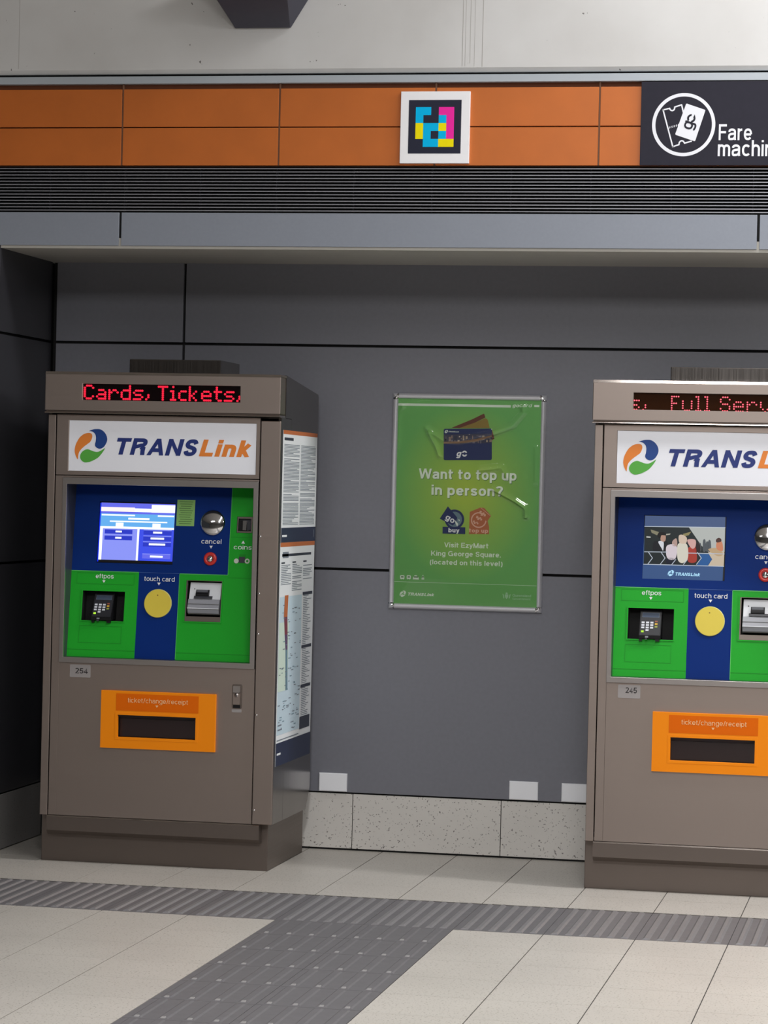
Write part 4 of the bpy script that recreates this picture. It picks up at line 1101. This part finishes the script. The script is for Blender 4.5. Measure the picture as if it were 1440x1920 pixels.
# ================================================================== FARE MACHINE SIGN
fs_ = thing('direction_sign', (1.4, FY, 2.91), 'dark sign with ticket and card symbol reading Fare machines, on the orange cladding', 'sign')
fo = (1.4, FY, 2.91)
SGD = mat('sign_charcoal', (44, 43, 54), .5, spec=.15, noise=.04, nscale=50); SGW = mat('sign_white', (236, 238, 246), .45)
mb = MB(); mb.box(.7495, 2.02, FY-.012, FY, 2.7560, 3.0740, SGD); mb.build('board', fs_, fo, .001)
mb = MB(); ys = FY-.0126
fz = lambda X, Y: (0.7745362 + 0.00018929*X + 0.00000464*Y, 3.059066 - 0.00000052*X - 0.00018947*Y)
c_ = fz(712, 785); mb.ring(c_[0], c_[1], .1070, .1198, ys, SGW, 90)
def arc(cx, cy, r, a0, a1, n=8): return [(cx+r*math.cos(R(a0+(a1-a0)*k/n)), cy+r*math.sin(R(a0+(a1-a0)*k/n))) for k in range(n+1)]
top = [(300, 490), (430, 455)] + arc(483, 440, 56, 165, -15)[::1] + [(545, 425), (672, 388), (705, 530)]
top = [(300, 490), (432, 458), (440, 480), (462, 500), (485, 504), (510, 496), (530, 470), (534, 432), (672, 388), (712, 560)]
mb.line([fz(*p) for p in top], .0052, ys, SGW)
mb.line([fz(300, 488), fz(495, 1228)], .0052, ys, SGW)
bot = [(495, 1226), (618, 1184), (626, 1140), (650, 1114), (680, 1106), (708, 1118), (730, 1155), (866, 1116)]
mb.line([fz(*p) for p in bot], .0052, ys, SGW)
for k in range(6):
    X_ = 425 + k*36; Y_ = 842 - k*10; mb.line([fz(X_-4, Y_+18), fz(X_+4, Y_-16)], .0026, ys, SGW)
card = [(765, 360), (1150, 492), (940, 1120), (540, 985)]
cx_ = sum(p[0] for p in card)/4; cy_ = sum(p[1] for p in card)/4
rc = []
for i in range(4):
    p, pv, nx_ = card[i], card[i-1], card[(i+1) % 4]
    def to(a, b_, d): l = math.hypot(b_[0]-a[0], b_[1]-a[1]); return (a[0]+(b_[0]-a[0])*d/l, a[1]+(b_[1]-a[1])*d/l)
    rc += [to(p, pv, 40), to(p, pv, 14), to(p, nx_, 14), to(p, nx_, 40)]
mb.poly([fz(*p) for p in rc], ys-.0006, SGW)
ang = R(71.5)
px_, pz_ = fz(868, 902)
mb.text('g', px_, px_+.030, pz_, .046, ys-.0012, SGD, wt=0.150, rot=ang)
# the second letter drawn as two chasing arrows
ccx, ccz = fz(866, 660)
for a0 in (70, 250):
    pts = [(ccx+.0160*math.cos(R(a0+a)), ccz+.0160*math.sin(R(a0+a))) for a in range(12, 140, 16)] + [(ccx+.020*math.cos(R(a0+160)), ccz+.020*math.sin(R(a0+160)))] + [(ccx+.0085*math.cos(R(a0+a)), ccz+.0085*math.sin(R(a0+a))) for a in range(140, 0, -20)]
    mb.poly(pts, ys-.0012, SGD)
mb.text('Fare', 1.0465, 1.1715, 2.8508, .0605, ys, SGW, wt=0.144)
mb.text('machines', 1.0445, 1.3270, 2.7905, .0605, ys, SGW, wt=0.144)
mb.build('sign_print', fs_, fo)['label'] = 'white symbol and lettering'

# ================================================================== WALL FIXTURE
FXM = mat('fixture_charcoal', (58, 58, 72), .5, noise=.05, nscale=30)
mb = MB()
zb, zt = 3.293, 3.62
def fxs(z): return (z-zb)/(3.372-zb)
k = fxs(zt)
yF = FY-.004
vs = [(-.851, yF-.012, zb), (-.628, yF-.012, zb), (-.851, yF, zb), (-.628, yF, zb)]
# upper ring continues the same slopes
vs += [(-.851+(-.8737+.851)*k*.55, yF-.012-.195*k*.55, zb+(zt-zb)*.55), (-.628+(-.5951+.628)*k*.55, yF-.012-.195*k*.55, zb+(zt-zb)*.55), (-.851-.055*k*.55, yF, zb+(zt-zb)*.55), (-.628+.049*k*.55, yF, zb+(zt-zb)*.55)]
mb.add(vs, [(0, 1, 5, 4), (1, 3, 7, 5), (3, 2, 6, 7), (2, 0, 4, 6), (0, 2, 3, 1), (4, 5, 7, 6)], FXM)
o = mb.build('wall_bracket', org=(-.74, FY, 3.3), bevel=.002)
tag(o, 'dark tapered box fixture on the white wall at the top of the photo', 'fixture')
